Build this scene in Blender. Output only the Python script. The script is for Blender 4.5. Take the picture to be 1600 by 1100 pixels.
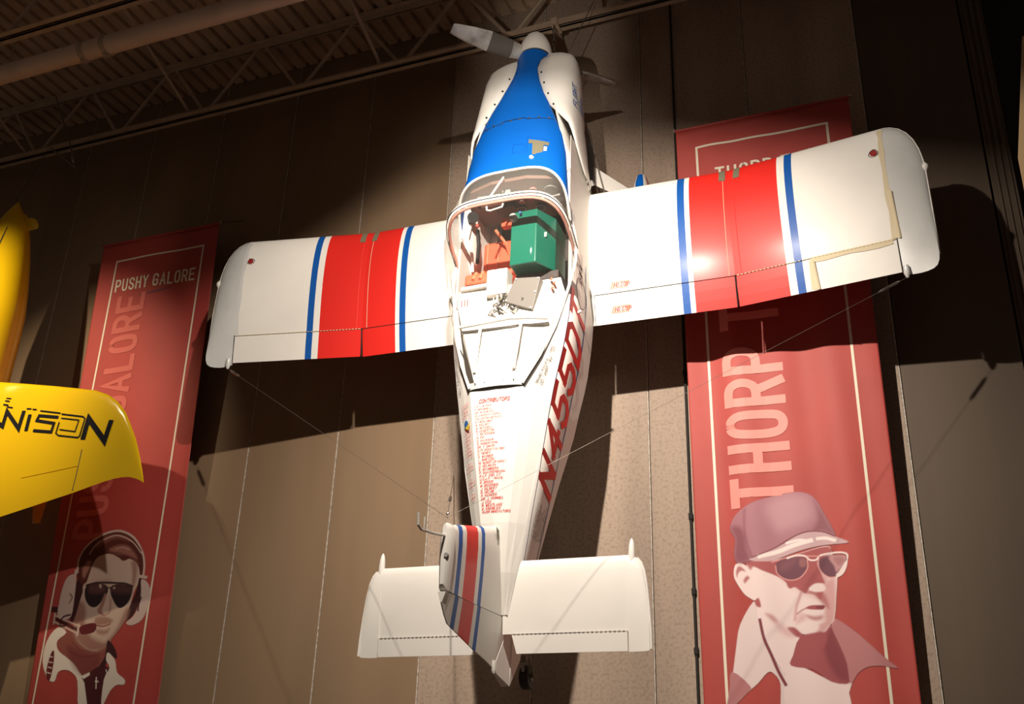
import bpy, bmesh, math, random
import numpy as np
from mathutils import Vector, Matrix
R_ = random.Random(7)
for o in list(bpy.data.objects): bpy.data.objects.remove(o)
SC = bpy.context.scene
COL = SC.collection
# ------------------------------------------------------------------ camera
CAMY, CAMZ = -8.05, 1.6
cd = bpy.data.cameras.new('camera'); cam = bpy.data.objects.new('camera', cd); COL.objects.link(cam)
cd.sensor_fit = 'HORIZONTAL'; cd.sensor_width = 36.0; cd.lens = 36.0*1605.0/1600.0
cam.matrix_world = (Matrix.Translation((0, CAMY, CAMZ)) @ Matrix.Rotation(.38997, 4, 'Z')
                    @ Matrix.Rotation(math.pi/2+.41604, 4, 'X') @ Matrix.Rotation(.03273, 4, 'Z'))
cd.clip_start = .05; cd.clip_end = 200
SC.camera = cam
# ------------------------------------------------------------------ world, lights, exposure
W = bpy.data.worlds.new('hall'); SC.world = W; W.use_nodes = True
bg = W.node_tree.nodes['Background']; bg.inputs[0].default_value = (1.0, .79, .62, 1); bg.inputs[1].default_value = .066
VS = SC.view_settings; VS.view_transform = 'Standard'; VS.look = 'None'; VS.gamma = 1.0; VS.exposure = 0.0; VS.use_curve_mapping = False
def spot(name, loc, target, watts, size, blend, col, radius=.05):
    l = bpy.data.lights.new(name, 'SPOT'); l.energy = watts; l.spot_size = math.radians(size); l.spot_blend = blend
    l.color = col; l.shadow_soft_size = radius
    o = bpy.data.objects.new(name, l); COL.objects.link(o); o.location = loc
    o.rotation_euler = (Vector(target)-Vector(loc)).to_track_quat('-Z', 'Y').to_euler(); return o
WARM = (1.0, .88, .75)
MAIN = (-1.93, -4.75, 6.70)
spot('ceiling_or_fill_spot', MAIN, (-2.0, -.6, 4.4), 470, 114, .45, WARM, .035)
spot('ceiling_or_fill_spot', (MAIN[0]+.03, MAIN[1], MAIN[2]-.02), (-2.2, 0, 3.9), 1400, 78, 1.0, WARM, .035)
spot('ceiling_or_fill_spot', (MAIN[0]-.03, MAIN[1], MAIN[2]-.02), (-4.8, -.6, 5.2), 520, 70, 1.0, WARM, .035)
spot('ceiling_or_fill_spot', (-1.55, -4.85, 7.80), (-2.8, -1.3, 7.3), 190, 40, 1.0, WARM, .035)
spot('floor_spotlight', (-1.5, -7.2, 3.0), (-2.76, -1.1, 7.95), 560, 12, 1.0, WARM, .05)
spot('ceiling_or_fill_spot', (1.3, -3.7, 5.6), (-2.4, -1.1, 4.3), 130, 34, 1.0, WARM, .05)  # added fill to brighten the fuselage side, no known lamp there
spot('ceiling_or_fill_spot', (-8.3, -4.6, 7.5), (-8.45, -1.05, 5.45), 1100, 50, 1.0, (1.0, .82, .58), .05)
# ------------------------------------------------------------------ materials
MATS = {}
def mat(name, col, rough=.5, metal=0.0, spec=.5, noise=0.0, scale=8.0, bump=0.0, bscale=60.0, coat=0.0, dark=None, streak=False):
    m = bpy.data.materials.new(name); m.use_nodes = True; nt = m.node_tree; b = nt.nodes['Principled BSDF']
    c = (*col, 1); b.inputs['Base Color'].default_value = c; b.inputs['Roughness'].default_value = rough
    b.inputs['Metallic'].default_value = metal; b.inputs['Specular IOR Level'].default_value = spec
    b.inputs['Coat Weight'].default_value = coat; b.inputs['Coat Roughness'].default_value = .2
    tc = nt.nodes.new('ShaderNodeTexCoord')
    if noise > 0:
        n = nt.nodes.new('ShaderNodeTexNoise'); n.inputs['Scale'].default_value = scale; n.inputs['Detail'].default_value = 6
        if streak:
            mp = nt.nodes.new('ShaderNodeMapping'); mp.inputs['Scale'].default_value = (1, 1, .12)
            nt.links.new(tc.outputs['Object'], mp.inputs[0]); nt.links.new(mp.outputs[0], n.inputs['Vector'])
        else: nt.links.new(tc.outputs['Object'], n.inputs['Vector'])
        r = nt.nodes.new('ShaderNodeValToRGB'); d = dark or tuple(x*(1-noise) for x in col)
        r.color_ramp.elements[0].position = .32; r.color_ramp.elements[1].position = .62
        r.color_ramp.elements[0].color = (*d, 1); r.color_ramp.elements[1].color = c
        nt.links.new(n.outputs['Fac'], r.inputs[0]); nt.links.new(r.outputs[0], b.inputs['Base Color'])
    if name == 'wall_concrete':   # fine speckle of the cast surface
        sp = nt.nodes.new('ShaderNodeTexNoise'); sp.inputs['Scale'].default_value = 38; sp.inputs['Detail'].default_value = 8; nt.links.new(tc.outputs['Object'], sp.inputs['Vector'])
        sr = nt.nodes.new('ShaderNodeValToRGB'); sr.color_ramp.elements[0].position = .36; sr.color_ramp.elements[1].position = .52
        sr.color_ramp.elements[0].color = (.80, .79, .78, 1); sr.color_ramp.elements[1].color = (1, 1, 1, 1)
        mm = nt.nodes.new('ShaderNodeMix'); mm.data_type = 'RGBA'; mm.blend_type = 'MULTIPLY'; mm.inputs[0].default_value = 1
        nt.links.new(sp.outputs['Fac'], sr.inputs[0]); nt.links.new(r.outputs[0], mm.inputs[6]); nt.links.new(sr.outputs[0], mm.inputs[7]); nt.links.new(mm.outputs[2], b.inputs['Base Color'])
    if bump > 0:
        n2 = nt.nodes.new('ShaderNodeTexNoise'); n2.inputs['Scale'].default_value = bscale; n2.inputs['Detail'].default_value = 4
        nt.links.new(tc.outputs['Object'], n2.inputs['Vector'])
        bp = nt.nodes.new('ShaderNodeBump'); bp.inputs['Strength'].default_value = bump; bp.inputs['Distance'].default_value = .01
        nt.links.new(n2.outputs['Fac'], bp.inputs['Height']); nt.links.new(bp.outputs[0], b.inputs['Normal'])
    MATS[name] = m; return m
def s2l(*c): return tuple((x/255/12.92 if x <= 10 else ((x/255+.055)/1.055)**2.4) for x in c)
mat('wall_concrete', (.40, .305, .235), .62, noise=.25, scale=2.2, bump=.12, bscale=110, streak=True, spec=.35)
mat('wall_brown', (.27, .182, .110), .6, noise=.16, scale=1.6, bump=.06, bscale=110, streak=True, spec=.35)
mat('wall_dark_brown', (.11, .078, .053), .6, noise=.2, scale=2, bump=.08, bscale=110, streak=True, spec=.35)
mat('wall_joint', (.03, .024, .02), .9)
mat('joint_sealant', (.62, .55, .47), .7, noise=.5, scale=30)
mat('dark_wall', (.02, .016, .014), .8)
mat('floor_concrete', (.34, .27, .21), .5, noise=.2)
mat('deck_metal', (.58, .43, .31), .6, noise=.25, scale=3)
mat('steel_paint', (.56, .43, .32), .6, noise=.2, scale=5)
mat('pipe_paint', (.84, .65, .52), .5, noise=.12, scale=4)
mat('bare_steel', (.5, .48, .45), .35, metal=1)
mat('white_paint', (.80, .775, .73), .5, spec=.22, coat=.04, noise=.05, scale=3)
mat('tip_resin', (.66, .67, .66), .28, coat=.4, noise=.08, scale=5)
mat('red_paint', (.66, .022, .016), .48, spec=.22, coat=.08)
mat('blue_paint', (.002, .105, .47), .45, spec=.2, coat=.08)
mat('stripe_blue', (.006, .085, .36), .48, spec=.2, coat=.04)
mat('navy_line', (.012, .03, .22), .4)
mat('duct_tape', (.17, .155, .10), .5)
mat('masking_tape', (.62, .53, .36), .7)
mat('black_rubber', (.012, .011, .010), .6)
mat('black_gap', (.010, .009, .008), .8)
mat('ink_black', (.05, .04, .05), .6)
mat('ink_navy', (.010, .010, .016), .45, spec=.2)
mat('ink_red', (.70, .035, .03), .6)
mat('ink_orange', (.80, .20, .06), .6)
mat('ink_blue', (.02, .12, .36), .6)
mat('faded_red', (.78, .50, .44), .6)
mat('prop_metal', (.62, .60, .57), .40, metal=.15, noise=.45, scale=7, dark=(.30, .27, .24))
mat('prop_dark', (.13, .115, .10), .42, metal=.2)
mat('cheek_shade', (.03, .025, .02), .8)
mat('interior_white', (.72, .69, .64), .5)
mat('cockpit_dark', (.06, .045, .04), .7, noise=.4, scale=12)
mat('panel_brown', (.16, .085, .065), .6)
mat('gauge_black', (.02, .02, .02), .3)
mat('gauge_red', (.45, .06, .05), .5)
mat('radio_grey', (.32, .31, .30), .5)
mat('seat_orange', (.80, .115, .05), .65, noise=.2, scale=6)
mat('seat_piping', (.75, .20, .10), .6)
mat('tank_green', (.004, .125, .08), .22, coat=.6)
mat('box_grey', (.17, .155, .14), .45)
mat('cable_steel', (.25, .22, .19), .4, metal=.6)
mat('tube_pink', (.55, .25, .20), .5)
mat('yellow_paint', (.93, .60, .006), .22, coat=.7)
mat('yellow_dark', (.72, .34, .006), .3)
mat('lens_red', (.35, .03, .03), .3, noise=.4, scale=60)
mat('banner_red', (.43, .058, .047), .62, noise=.10, scale=2, bump=.05, bscale=300)
mat('banner_red_bright', (.50, .052, .040), .62, noise=.08, scale=2, bump=.05, bscale=300)
mat('banner_cream', (.78, .70, .56), .6)
mat('banner_word_dim', (.56, .12, .095), .6)
mat('banner_word_pink', (.82, .27, .23), .6)
mat('tan_fabric', (.52, .36, .19), .7)
mat('smear_blue', (.16, .055, .09), .6)
mat('emblem_yellow', (.75, .55, .05), .5)
def glass(name, tint, rough=.02, fac=.10):
    m = bpy.data.materials.new(name); m.use_nodes = True; nt = m.node_tree; nt.nodes.clear()
    o = nt.nodes.new('ShaderNodeOutputMaterial'); mx = nt.nodes.new('ShaderNodeMixShader'); t = nt.nodes.new('ShaderNodeBsdfTransparent')
    g = nt.nodes.new('ShaderNodeBsdfGlossy'); g.inputs['Roughness'].default_value = rough; t.inputs[0].default_value = (*tint, 1)
    lw = nt.nodes.new('ShaderNodeFresnel'); lw.inputs['IOR'].default_value = 1.22
    mu = nt.nodes.new('ShaderNodeMath'); mu.operation = 'MULTIPLY'; mu.inputs[1].default_value = .4; nt.links.new(lw.outputs[0], mu.inputs[0]); nt.links.new(mu.outputs[0], mx.inputs[0]); nt.links.new(t.outputs[0], mx.inputs[1]); nt.links.new(g.outputs[0], mx.inputs[2])
    d = nt.nodes.new('ShaderNodeBsdfDiffuse'); d.inputs[0].default_value = (.8, .75, .68, 1)
    m2 = nt.nodes.new('ShaderNodeMixShader'); m2.inputs[0].default_value = fac
    nt.links.new(mx.outputs[0], m2.inputs[1]); nt.links.new(d.outputs[0], m2.inputs[2]); nt.links.new(m2.outputs[0], o.inputs[0])
    MATS[name] = m
glass('canopy_glass', (.985, .985, .98), .03, .012)
glass('windshield_glass', (.93, .92, .91), .04, .10)
m = mat('portrait_ink', (.5, .4, .4), .62)
_t = m.node_tree; _a = _t.nodes.new('ShaderNodeAttribute'); _a.attribute_name = 'print_tone'
_t.links.new(_a.outputs['Color'], _t.nodes['Principled BSDF'].inputs['Base Color']); _t.links.new(_a.outputs['Alpha'], _t.nodes['Principled BSDF'].inputs['Alpha'])
# ------------------------------------------------------------------ builders
ROOTINV = {}
def tag(o, label=None, cat=None, group=None, kind=None):
    if label: o['label'] = label
    if cat: o['category'] = cat
    if group: o['group'] = group
    if kind: o['kind'] = kind
    return o
def root(name, loc, label, cat, group=None, mtx=None, kind=None):
    o = bpy.data.objects.new(name, None); COL.objects.link(o); o.empty_display_size = .1
    if mtx is not None: o.matrix_world = mtx
    else: o.location = loc; ROOTINV[o.name] = Vector(loc)
    return tag(o, label, cat, group, kind)
def mk(name, V, F, m, parent=None, smooth=False, mi=None, label=None, bevel=0, solid=0):
    me = bpy.data.meshes.new(name)
    off = ROOTINV.get(parent.name) if parent is not None else None
    if off is not None: V = [(v[0]-off.x, v[1]-off.y, v[2]-off.z) for v in V]
    me.from_pydata([tuple(v) for v in V], [], F)
    ms = m if isinstance(m, (list, tuple)) else [m]
    for x in ms: me.materials.append(MATS[x])
    if mi: me.polygons.foreach_set('material_index', mi)
    if smooth: me.polygons.foreach_set('use_smooth', [True]*len(me.polygons))
    bm = bmesh.new(); bm.from_mesh(me)
    if not name.endswith(('lettering', 'print', 'line', 'glass')): bmesh.ops.recalc_face_normals(bm, faces=bm.faces)
    bm.to_mesh(me); bm.free(); me.update()
    o = bpy.data.objects.new(name, me); COL.objects.link(o)
    if parent is not None:
        o.parent = parent
        if parent.type == 'MESH' and parent.name in ROOTINV: pass
        elif off is not None: ROOTINV[o.name] = off
    if solid:
        s = o.modifiers.new('s', 'SOLIDIFY'); s.thickness = solid; s.offset = -1
    if bevel:
        b = o.modifiers.new('b', 'BEVEL'); b.width = bevel; b.segments = 2; b.limit_method = 'ANGLE'
    if smooth and hasattr(me, 'set_sharp_from_angle'): me.set_sharp_from_angle(angle=math.radians(38))
    if label: o['label'] = label
    return o
class MB:
    def __init__(s): s.V = []; s.F = []; s.M = []
    def add(s, V, F, m=0):
        n = len(s.V); s.V += [tuple(v) for v in V]; s.F += [tuple(i+n for i in f) for f in F]; s.M += [m]*len(F); return s
    def box(s, a, b, m=0):
        x0, y0, z0 = a; x1, y1, z1 = b
        return s.add([(x0,y0,z0),(x1,y0,z0),(x1,y1,z0),(x0,y1,z0),(x0,y0,z1),(x1,y0,z1),(x1,y1,z1),(x0,y1,z1)],
                     [(0,3,2,1),(4,5,6,7),(0,1,5,4),(1,2,6,5),(2,3,7,6),(3,0,4,7)], m)
    def tube(s, pts, r, n=8, m=0, close=False):
        pts = [Vector(p) for p in pts]; k = len(pts); rs = r if isinstance(r, (list, tuple)) else [r]*k
        V = []; F = []; up = None
        for i, p in enumerate(pts):
            if close: t = pts[(i+1) % k]-pts[i-1]
            else: t = pts[min(i+1, k-1)]-pts[max(i-1, 0)]
            t.normalize()
            if up is None: up = Vector((0,0,1)) if abs(t.z) < .9 else Vector((1,0,0))
            a = t.cross(up); a.normalize(); b = a.cross(t); b.normalize(); up = b
            for j in range(n):
                q = 2*math.pi*j/n; V.append(p+a*math.cos(q)*rs[i]+b*math.sin(q)*rs[i])
        for i in range(k if close else k-1):
            for j in range(n):
                i2 = (i+1) % k; F.append((i*n+j, i*n+(j+1) % n, i2*n+(j+1) % n, i2*n+j))
        if not close: F += [tuple(range(n-1, -1, -1)), tuple((k-1)*n+j for j in range(n))]
        return s.add(V, F, m)
    def loft(s, rings, closed=True, caps=True, m=0, mfun=None):
        n = len(rings[0]); V = [p for r in rings for p in r]; b = len(s.V)
        s.V += [tuple(v) for v in V]
        for i in range(len(rings)-1):
            for j in range(n if closed else n-1):
                s.F.append((b+i*n+j, b+i*n+(j+1) % n, b+(i+1)*n+(j+1) % n, b+(i+1)*n+j)); s.M.append(mfun(i, j) if mfun else m)
        if caps and closed:
            s.F.append(tuple(b+j for j in range(n-1, -1, -1))); s.M.append(mfun(0, 0) if mfun else m)
            s.F.append(tuple(b+(len(rings)-1)*n+j for j in range(n))); s.M.append(mfun(len(rings)-2, 0) if mfun else m)
        return s
    def prism(s, poly, f0, f1, m=0):   # poly 2D; f0,f1 map (a,b) -> 3D
        n = len(poly); V = [f0(*p) for p in poly]+[f1(*p) for p in poly]
        F = [tuple(range(n-1, -1, -1)), tuple(range(n, 2*n))]+[(i, (i+1) % n, n+(i+1) % n, n+i) for i in range(n)]
        return s.add(V, F, m)
    def out(s, name, m, parent=None, **k): return mk(name, s.V, s.F, m, parent, mi=(s.M if isinstance(m, (list, tuple)) else None), **k)
def interp(tab, x):
    if x <= tab[0][0]: return tab[0][1:]
    for a, b in zip(tab, tab[1:]):
        if x <= b[0]:
            t = (x-a[0])/(b[0]-a[0]); return tuple(p+(q-p)*t for p, q in zip(a[1:], b[1:]))
    return tab[-1][1:]
# ---- stroke lettering
GL = {'A':[[(0,0),(2,6),(4,0)],[(.75,1.9),(3.25,1.9)]],'B':[[(0,3.2),(3,3.2),(4,4),(4,5.2),(3,6),(0,6)],[(0,6),(0,0)],[(0,0),(3,0),(4,.8),(4,2.4),(3,3.2)]],'C':[[(4,4.6),(4,5),(3,6),(1,6),(0,5),(0,1),(1,0),(3,0),(4,1),(4,1.4)]],
'D':[[(0,0),(0,6)],[(0,6),(2.8,6),(4,4.8),(4,1.2),(2.8,0),(0,0)]],'E':[[(4,6),(0,6)],[(0,6),(0,0)],[(0,0),(4,0)],[(0,3.1),(3.2,3.1)]],'F':[[(4,6),(0,6)],[(0,6),(0,0)],[(0,3.1),(3.2,3.1)]],
'G':[[(4,4.6),(4,5),(3,6),(1,6),(0,5),(0,1),(1,0),(3,0),(4,1),(4,2.8)],[(4,2.8),(2.2,2.8)]],'H':[[(0,0),(0,6)],[(4,0),(4,6)],[(0,3.1),(4,3.1)]],'I':[[(.5,0),(.5,6)]],'J':[[(4,6),(4,1),(3,0),(1,0),(0,1)]],
'K':[[(0,0),(0,6)],[(4,6),(0,2.6)],[(1.3,3.6),(4,0)]],'L':[[(0,6),(0,0)],[(0,0),(3.6,0)]],'M':[[(0,0),(0,6)],[(0,6),(2.2,2)],[(2.2,2),(4.4,6)],[(4.4,6),(4.4,0)]],'N':[[(0,0),(0,6)],[(0,6),(4,0)],[(4,0),(4,6)]],
'O':[[(2,6),(3,6),(4,5),(4,1),(3,0),(1,0),(0,1),(0,5),(1,6),(2,6)]],'P':[[(0,0),(0,6)],[(0,6),(3,6),(4,5),(4,3.6),(3,2.6),(0,2.6)]],'Q':[[(2,6),(3,6),(4,5),(4,1),(3,0),(1,0),(0,1),(0,5),(1,6),(2,6)],[(2.5,1.5),(4,0)]],
'R':[[(0,0),(0,6)],[(0,6),(3,6),(4,5),(4,3.8),(3,2.8),(0,2.8)],[(2.4,2.8),(4,0)]],'S':[[(4,4.8),(4,5),(3,6),(1,6),(0,5),(0,4.2),(1,3.3),(3,2.7),(4,1.8),(4,1),(3,0),(1,0),(0,1),(0,1.3)]],
'T':[[(0,6),(4,6)],[(2,6),(2,0)]],'U':[[(0,6),(0,1),(1,0),(3,0),(4,1),(4,6)]],'V':[[(0,6),(2,0),(4,6)]],'W':[[(0,6),(1.2,0)],[(1.2,0),(2.4,4.5)],[(2.4,4.5),(3.6,0)],[(3.6,0),(4.8,6)]],'X':[[(0,0),(4,6)],[(0,6),(4,0)]],
'Y':[[(0,6),(2,2.8),(4,6)],[(2,2.8),(2,0)]],'Z':[[(0,6),(4,6)],[(4,6),(0,0)],[(0,0),(4,0)]],'0':[[(2,6),(3,6),(4,5),(4,1),(3,0),(1,0),(0,1),(0,5),(1,6),(2,6)]],'1':[[(.6,4.8),(2,6),(2,0)]],
'2':[[(0,5),(1,6),(3,6),(4,5),(4,3.8),(0,0)],[(0,0),(4,0)]],'3':[[(0,5),(1,6),(3,6),(4,5),(4,4),(3,3),(4,2),(4,1),(3,0),(1,0),(0,1)]],'4':[[(3,0),(3,6)],[(3,6),(0,1.9)],[(0,1.9),(4,1.9)]],
'5':[[(4,6),(.3,6)],[(.3,6),(0,3.3)],[(0,3.3),(3,3.3),(4,2.5),(4,1),(3,0),(1,0),(0,1)]],'6':[[(4,5),(3,6),(1,6),(0,5),(0,1),(1,0),(3,0),(4,1),(4,2.4),(3,3.4),(0,3.4)]],'7':[[(0,6),(4,6)],[(4,6),(1.5,0)]],
'8':[[(1,3.2),(0,4),(0,5),(1,6),(3,6),(4,5),(4,4),(3,3.2),(1,3.2),(0,2.2),(0,1),(1,0),(3,0),(4,1),(4,2.2),(3,3.2)]],'9':[[(4,2.6),(1,2.6),(0,3.6),(0,5),(1,6),(3,6),(4,5),(4,1),(3,0),(1,0)]],
'-':[[(.5,3),(3.2,3)]],'.':[[(.3,0),(.3,.7)]],'&':[[(4,0),(.6,4.6),(1,6),(2.4,6),(2.6,4.8),(0,2),(0,.8),(1,0),(2.6,0),(4,2.2)]]}
def smooth_poly(P, it=2):
    for _ in range(it):
        if len(P) < 3: return P
        Q = [P[0]]
        for a, b in zip(P, P[1:]):
            if a != P[0] or True: Q.append((a[0]*.75+b[0]*.25, a[1]*.75+b[1]*.25))
            Q.append((a[0]*.25+b[0]*.75, a[1]*.25+b[1]*.75))
        Q.append(P[-1]); P = Q
    return P
def ribbon(P, w, ext=True):
    """2D ribbon: list of left/right pairs with mitred joins"""
    P = [Vector((p[0], p[1])) for p in P]; n = len(P); h = w/2
    d = [(P[i+1]-P[i]).normalized() for i in range(n-1)]
    if ext: P[0] = P[0]-d[0]*h*.98; P[-1] = P[-1]+d[-1]*h*.98
    out = []
    for i in range(n):
        if i == 0: t = d[0]; nn = Vector((-t.y, t.x)); k = 1
        elif i == n-1: t = d[-1]; nn = Vector((-t.y, t.x)); k = 1
        else:
            a = Vector((-d[i-1].y, d[i-1].x)); b = Vector((-d[i].y, d[i].x)); nn = (a+b)
            if nn.length < 1e-6: nn = a
            nn.normalize(); k = min(1/max(nn.dot(a), .3), 2.2)
        out.append((P[i]+nn*h*k, P[i]-nn*h*k))
    return out
def text_quads(s, H, stroke, slant=0., wf=1., gap=2.0, rounded=True, ext=True):
    """returns list of quads in text units (metres), pen starts at 0,0; and total width"""
    u = H/6.; x = 0; quads = []
    for ch in s:
        if ch == ' ': x += 3.0*wf; continue
        g = GL.get(ch.upper());
        if g is None: continue
        gw = max(p[0] for l in g for p in l)
        for l in g:
            q = smooth_poly(l) if (rounded and len(l) > 3) else l
            q = [((x+p[0]*wf+p[1]*slant)*u, p[1]*u) for p in q]
            rb = ribbon(q, stroke, ext)
            for (a, b), (c, e) in zip(rb, rb[1:]): quads.append((a, b, e, c))
        x += gw*wf+gap
    return quads, (x-gap)*u
def quads_mesh(name, quads, fmap, m, parent, label=None, dz=0):
    V = []; F = []
    for q in quads:
        n = len(V); V += [fmap(p[0], p[1]) for p in q]; F.append((n, n+1, n+2, n+3))
    return mk(name, V, F, m, parent, label=label)
# ------------------------------------------------------------------ the hall
XA, XB, HT = -13.2, .89, 9.9
b = MB().box((XA, .03, 0), (XB, .25, HT)); wall = b.out('wall_back', 'wall_joint'); tag(wall, 'brown grey panelled hall wall behind the airplanes', kind='structure')
seams = [-6.105+1.0184*i for i in range(-7, 7)]
edges = [XA]+seams+[XB]
for a, c in zip(edges, edges[1:]):
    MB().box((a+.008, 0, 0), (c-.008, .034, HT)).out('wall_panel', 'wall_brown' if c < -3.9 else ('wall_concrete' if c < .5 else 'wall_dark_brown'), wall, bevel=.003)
for x in seams: MB().box((x-.0075, .004, 0), (x+.0015, .034, HT)).out('joint_sealant', 'joint_sealant', wall)
b = MB().box((.90, .012, 0), (1.08, .25, HT))
for k in range(3): b.box((.93+k*.05, -.004, 0), (.955+k*.05, .02, HT))
tag(b.out('trim_1', 'wall_dark_brown'), 'ribbed brown closing strip at the end of the wall', kind='structure')
tag(MB().box((1.08, .25, 0), (6, .5, HT)).out('wall_right', 'dark_wall'), 'black recessed wall beyond the panelled wall', kind='structure')
tag(MB().box((-14, -16, -.2), (6, .5, 0)).out('floor', 'floor_concrete'), 'grey concrete hall floor', kind='structure')
# corrugated roof deck
V = []; F = []; P = .174; prof = []
x = -14.
while x < 3:
    prof += [(x, 9.50), (x+.112, 9.50), (x+.122, 9.555), (x+.164, 9.555)]; x += P
for i, (px, pz) in enumerate(prof): V += [(px, -9.0, pz), (px, .3, pz)]
for i in range(len(prof)-1): F.append((2*i, 2*i+1, 2*i+3, 2*i+2))
o = mk('ceiling', V, F, 'deck_metal', solid=-.01); tag(o, 'brown corrugated metal roof deck', kind='structure')
def truss(y, label, x0=-13.5, x1=2.5):
    r = root('roof_truss', (x0, y, 8.69), label, 'truss', 'steel roof trusses under the deck')
    for z, n in ((8.69, 'bottom_chord'), (9.42, 'top_chord')):
        for s in (-1, 1):
            q = MB(); ya, yb = (y+.012, y+.075) if s > 0 else (y-.075, y-.012)
            if z < 9: q.box((x0, ya, z), (x1, yb, z+.012)); yi = (ya, ya+.012) if s > 0 else (yb-.012, yb); q.box((x0, yi[0], z), (x1, yi[1], z+.075))
            else: q.box((x0, ya, z+.063), (x1, yb, z+.075)); yi = (ya, ya+.012) if s > 0 else (yb-.012, yb); q.box((x0, yi[0], z), (x1, yi[1], z+.075))
            q.out(n, 'steel_paint', r)
    xb = -9.452-1.246*3
    while xb < x1-1:
        for dx in (-.60, .646):
            if xb+dx > x0: MB().tube([(xb+(.03 if dx > 0 else -.03), y, 8.72), (xb+dx+(-.04 if dx > 0 else .04), y, 9.46)], .022, 6).out('web_bar', 'steel_paint', r)
        xb += 1.246
    return r
truss(-.5, 'brown steel roof truss running along the top of the wall')
truss(-2.25, 'brown steel roof truss crossing the top left corner')
for x in (-9.65, -7.2, -4.72, -2.32):
    tag(MB().tube([(x, -.5, 8.76), (x, -1.35, 9.10), (x, -2.2, 9.44)], .020, 4).out('bridging_bar', 'steel_paint'),
        {-9.65: 'brown diagonal bridging bar at the far left between the roof trusses', -7.2: 'brown diagonal bridging bar crossing under the pipe coupling', -4.72: 'brown diagonal bridging bar left of the propeller',
         -2.32: 'brown diagonal bridging bar above the hoist chain'}[x], 'bar', 'diagonal bridging bars')
r = root('sprinkler_pipe', (-13, -1.95, 8.55), 'thick tan pipe hung under the roof at upper left', 'pipe')
MB().tube([(-13.4, -1.95, 8.55), (3, -1.95, 8.50)], .098, 20).out('pipe_run', 'pipe_paint', r, smooth=True)
for x in (-7.33, -7.05):
    q = MB().tube([(x-.025, -1.95, 8.525), (x+.025, -1.95, 8.525)], .112, 20).box((x-.02, -1.97, 8.39), (x+.02, -1.93, 8.43)); q.out('coupling', 'steel_paint', r)
for x in (-8.4, -6.0, -4.3): MB().tube([(x, -1.95, 8.62), (x, -1.95, 9.5)], .008, 6).out('hanger_rod', 'steel_paint', r)
# conduit on the wall, beside the large banner
r = root('wall_conduit', (-1.70, -.02, 0), 'thin dark conduit clipped to the wall beside the bright red banner', 'conduit')
MB().tube([(-1.70, -.018, .2), (-1.70, -.018, 9.4)], .011, 8).out('conduit_tube', 'dark_wall', r)
for z in (2.7, 3.15, 3.75, 5.0, 6.6): MB().tube([(-1.70, -.018, z), (-1.70, -.018, z+.05)], .019, 8).out('clip', 'dark_wall', r)
# tan edge at the right rim
r = root('tan_display_board', (1.3, -1.55, 5.0), 'tan board edge at the right rim of the picture', 'board')
MB().prism([(.912, 5.30), (.915, 5.66), (1.085, 6.60), (1.5, 6.60), (1.5, 5.30)], lambda a, c: (a, -1.55, c), lambda a, c: (a, -1.50, c)).out('board_panel', 'tan_fabric', r)
MB().tube([(1.45, -1.52, 6.58), (1.45, -1.52, 9.5)], .006, 6).out('hanger', 'cable_steel', r)
# ------------------------------------------------------------------ banners
def smooth_closed(P, k=4):
    n = len(P); out = []
    for i in range(n):
        p0, p1, p2, p3 = P[i-1], P[i], P[(i+1) % n], P[(i+2) % n]
        for j in range(k):
            t = j/k
            out.append(tuple(.5*((2*p1[a])+(-p0[a]+p2[a])*t+(2*p0[a]-5*p1[a]+4*p2[a]-p3[a])*t*t+(-p0[a]+3*p1[a]-3*p2[a]+p3[a])*t**3) for a in (0, 1)))
    return out
def smooth_open(P, k=4):
    Q = [P[0]]+list(P)+[P[-1]]; out = []
    for i in range(1, len(Q)-2):
        p0, p1, p2, p3 = Q[i-1:i+3]
        for j in range(k):
            t = j/k
            out.append(tuple(.5*((2*p1[a])+(-p0[a]+p2[a])*t+(2*p0[a]-5*p1[a]+4*p2[a]-p3[a])*t*t+(-p0[a]+3*p1[a]-3*p2[a]+p3[a])*t**3) for a in (0, 1)))
    out.append(tuple(P[-1])); return out
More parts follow.
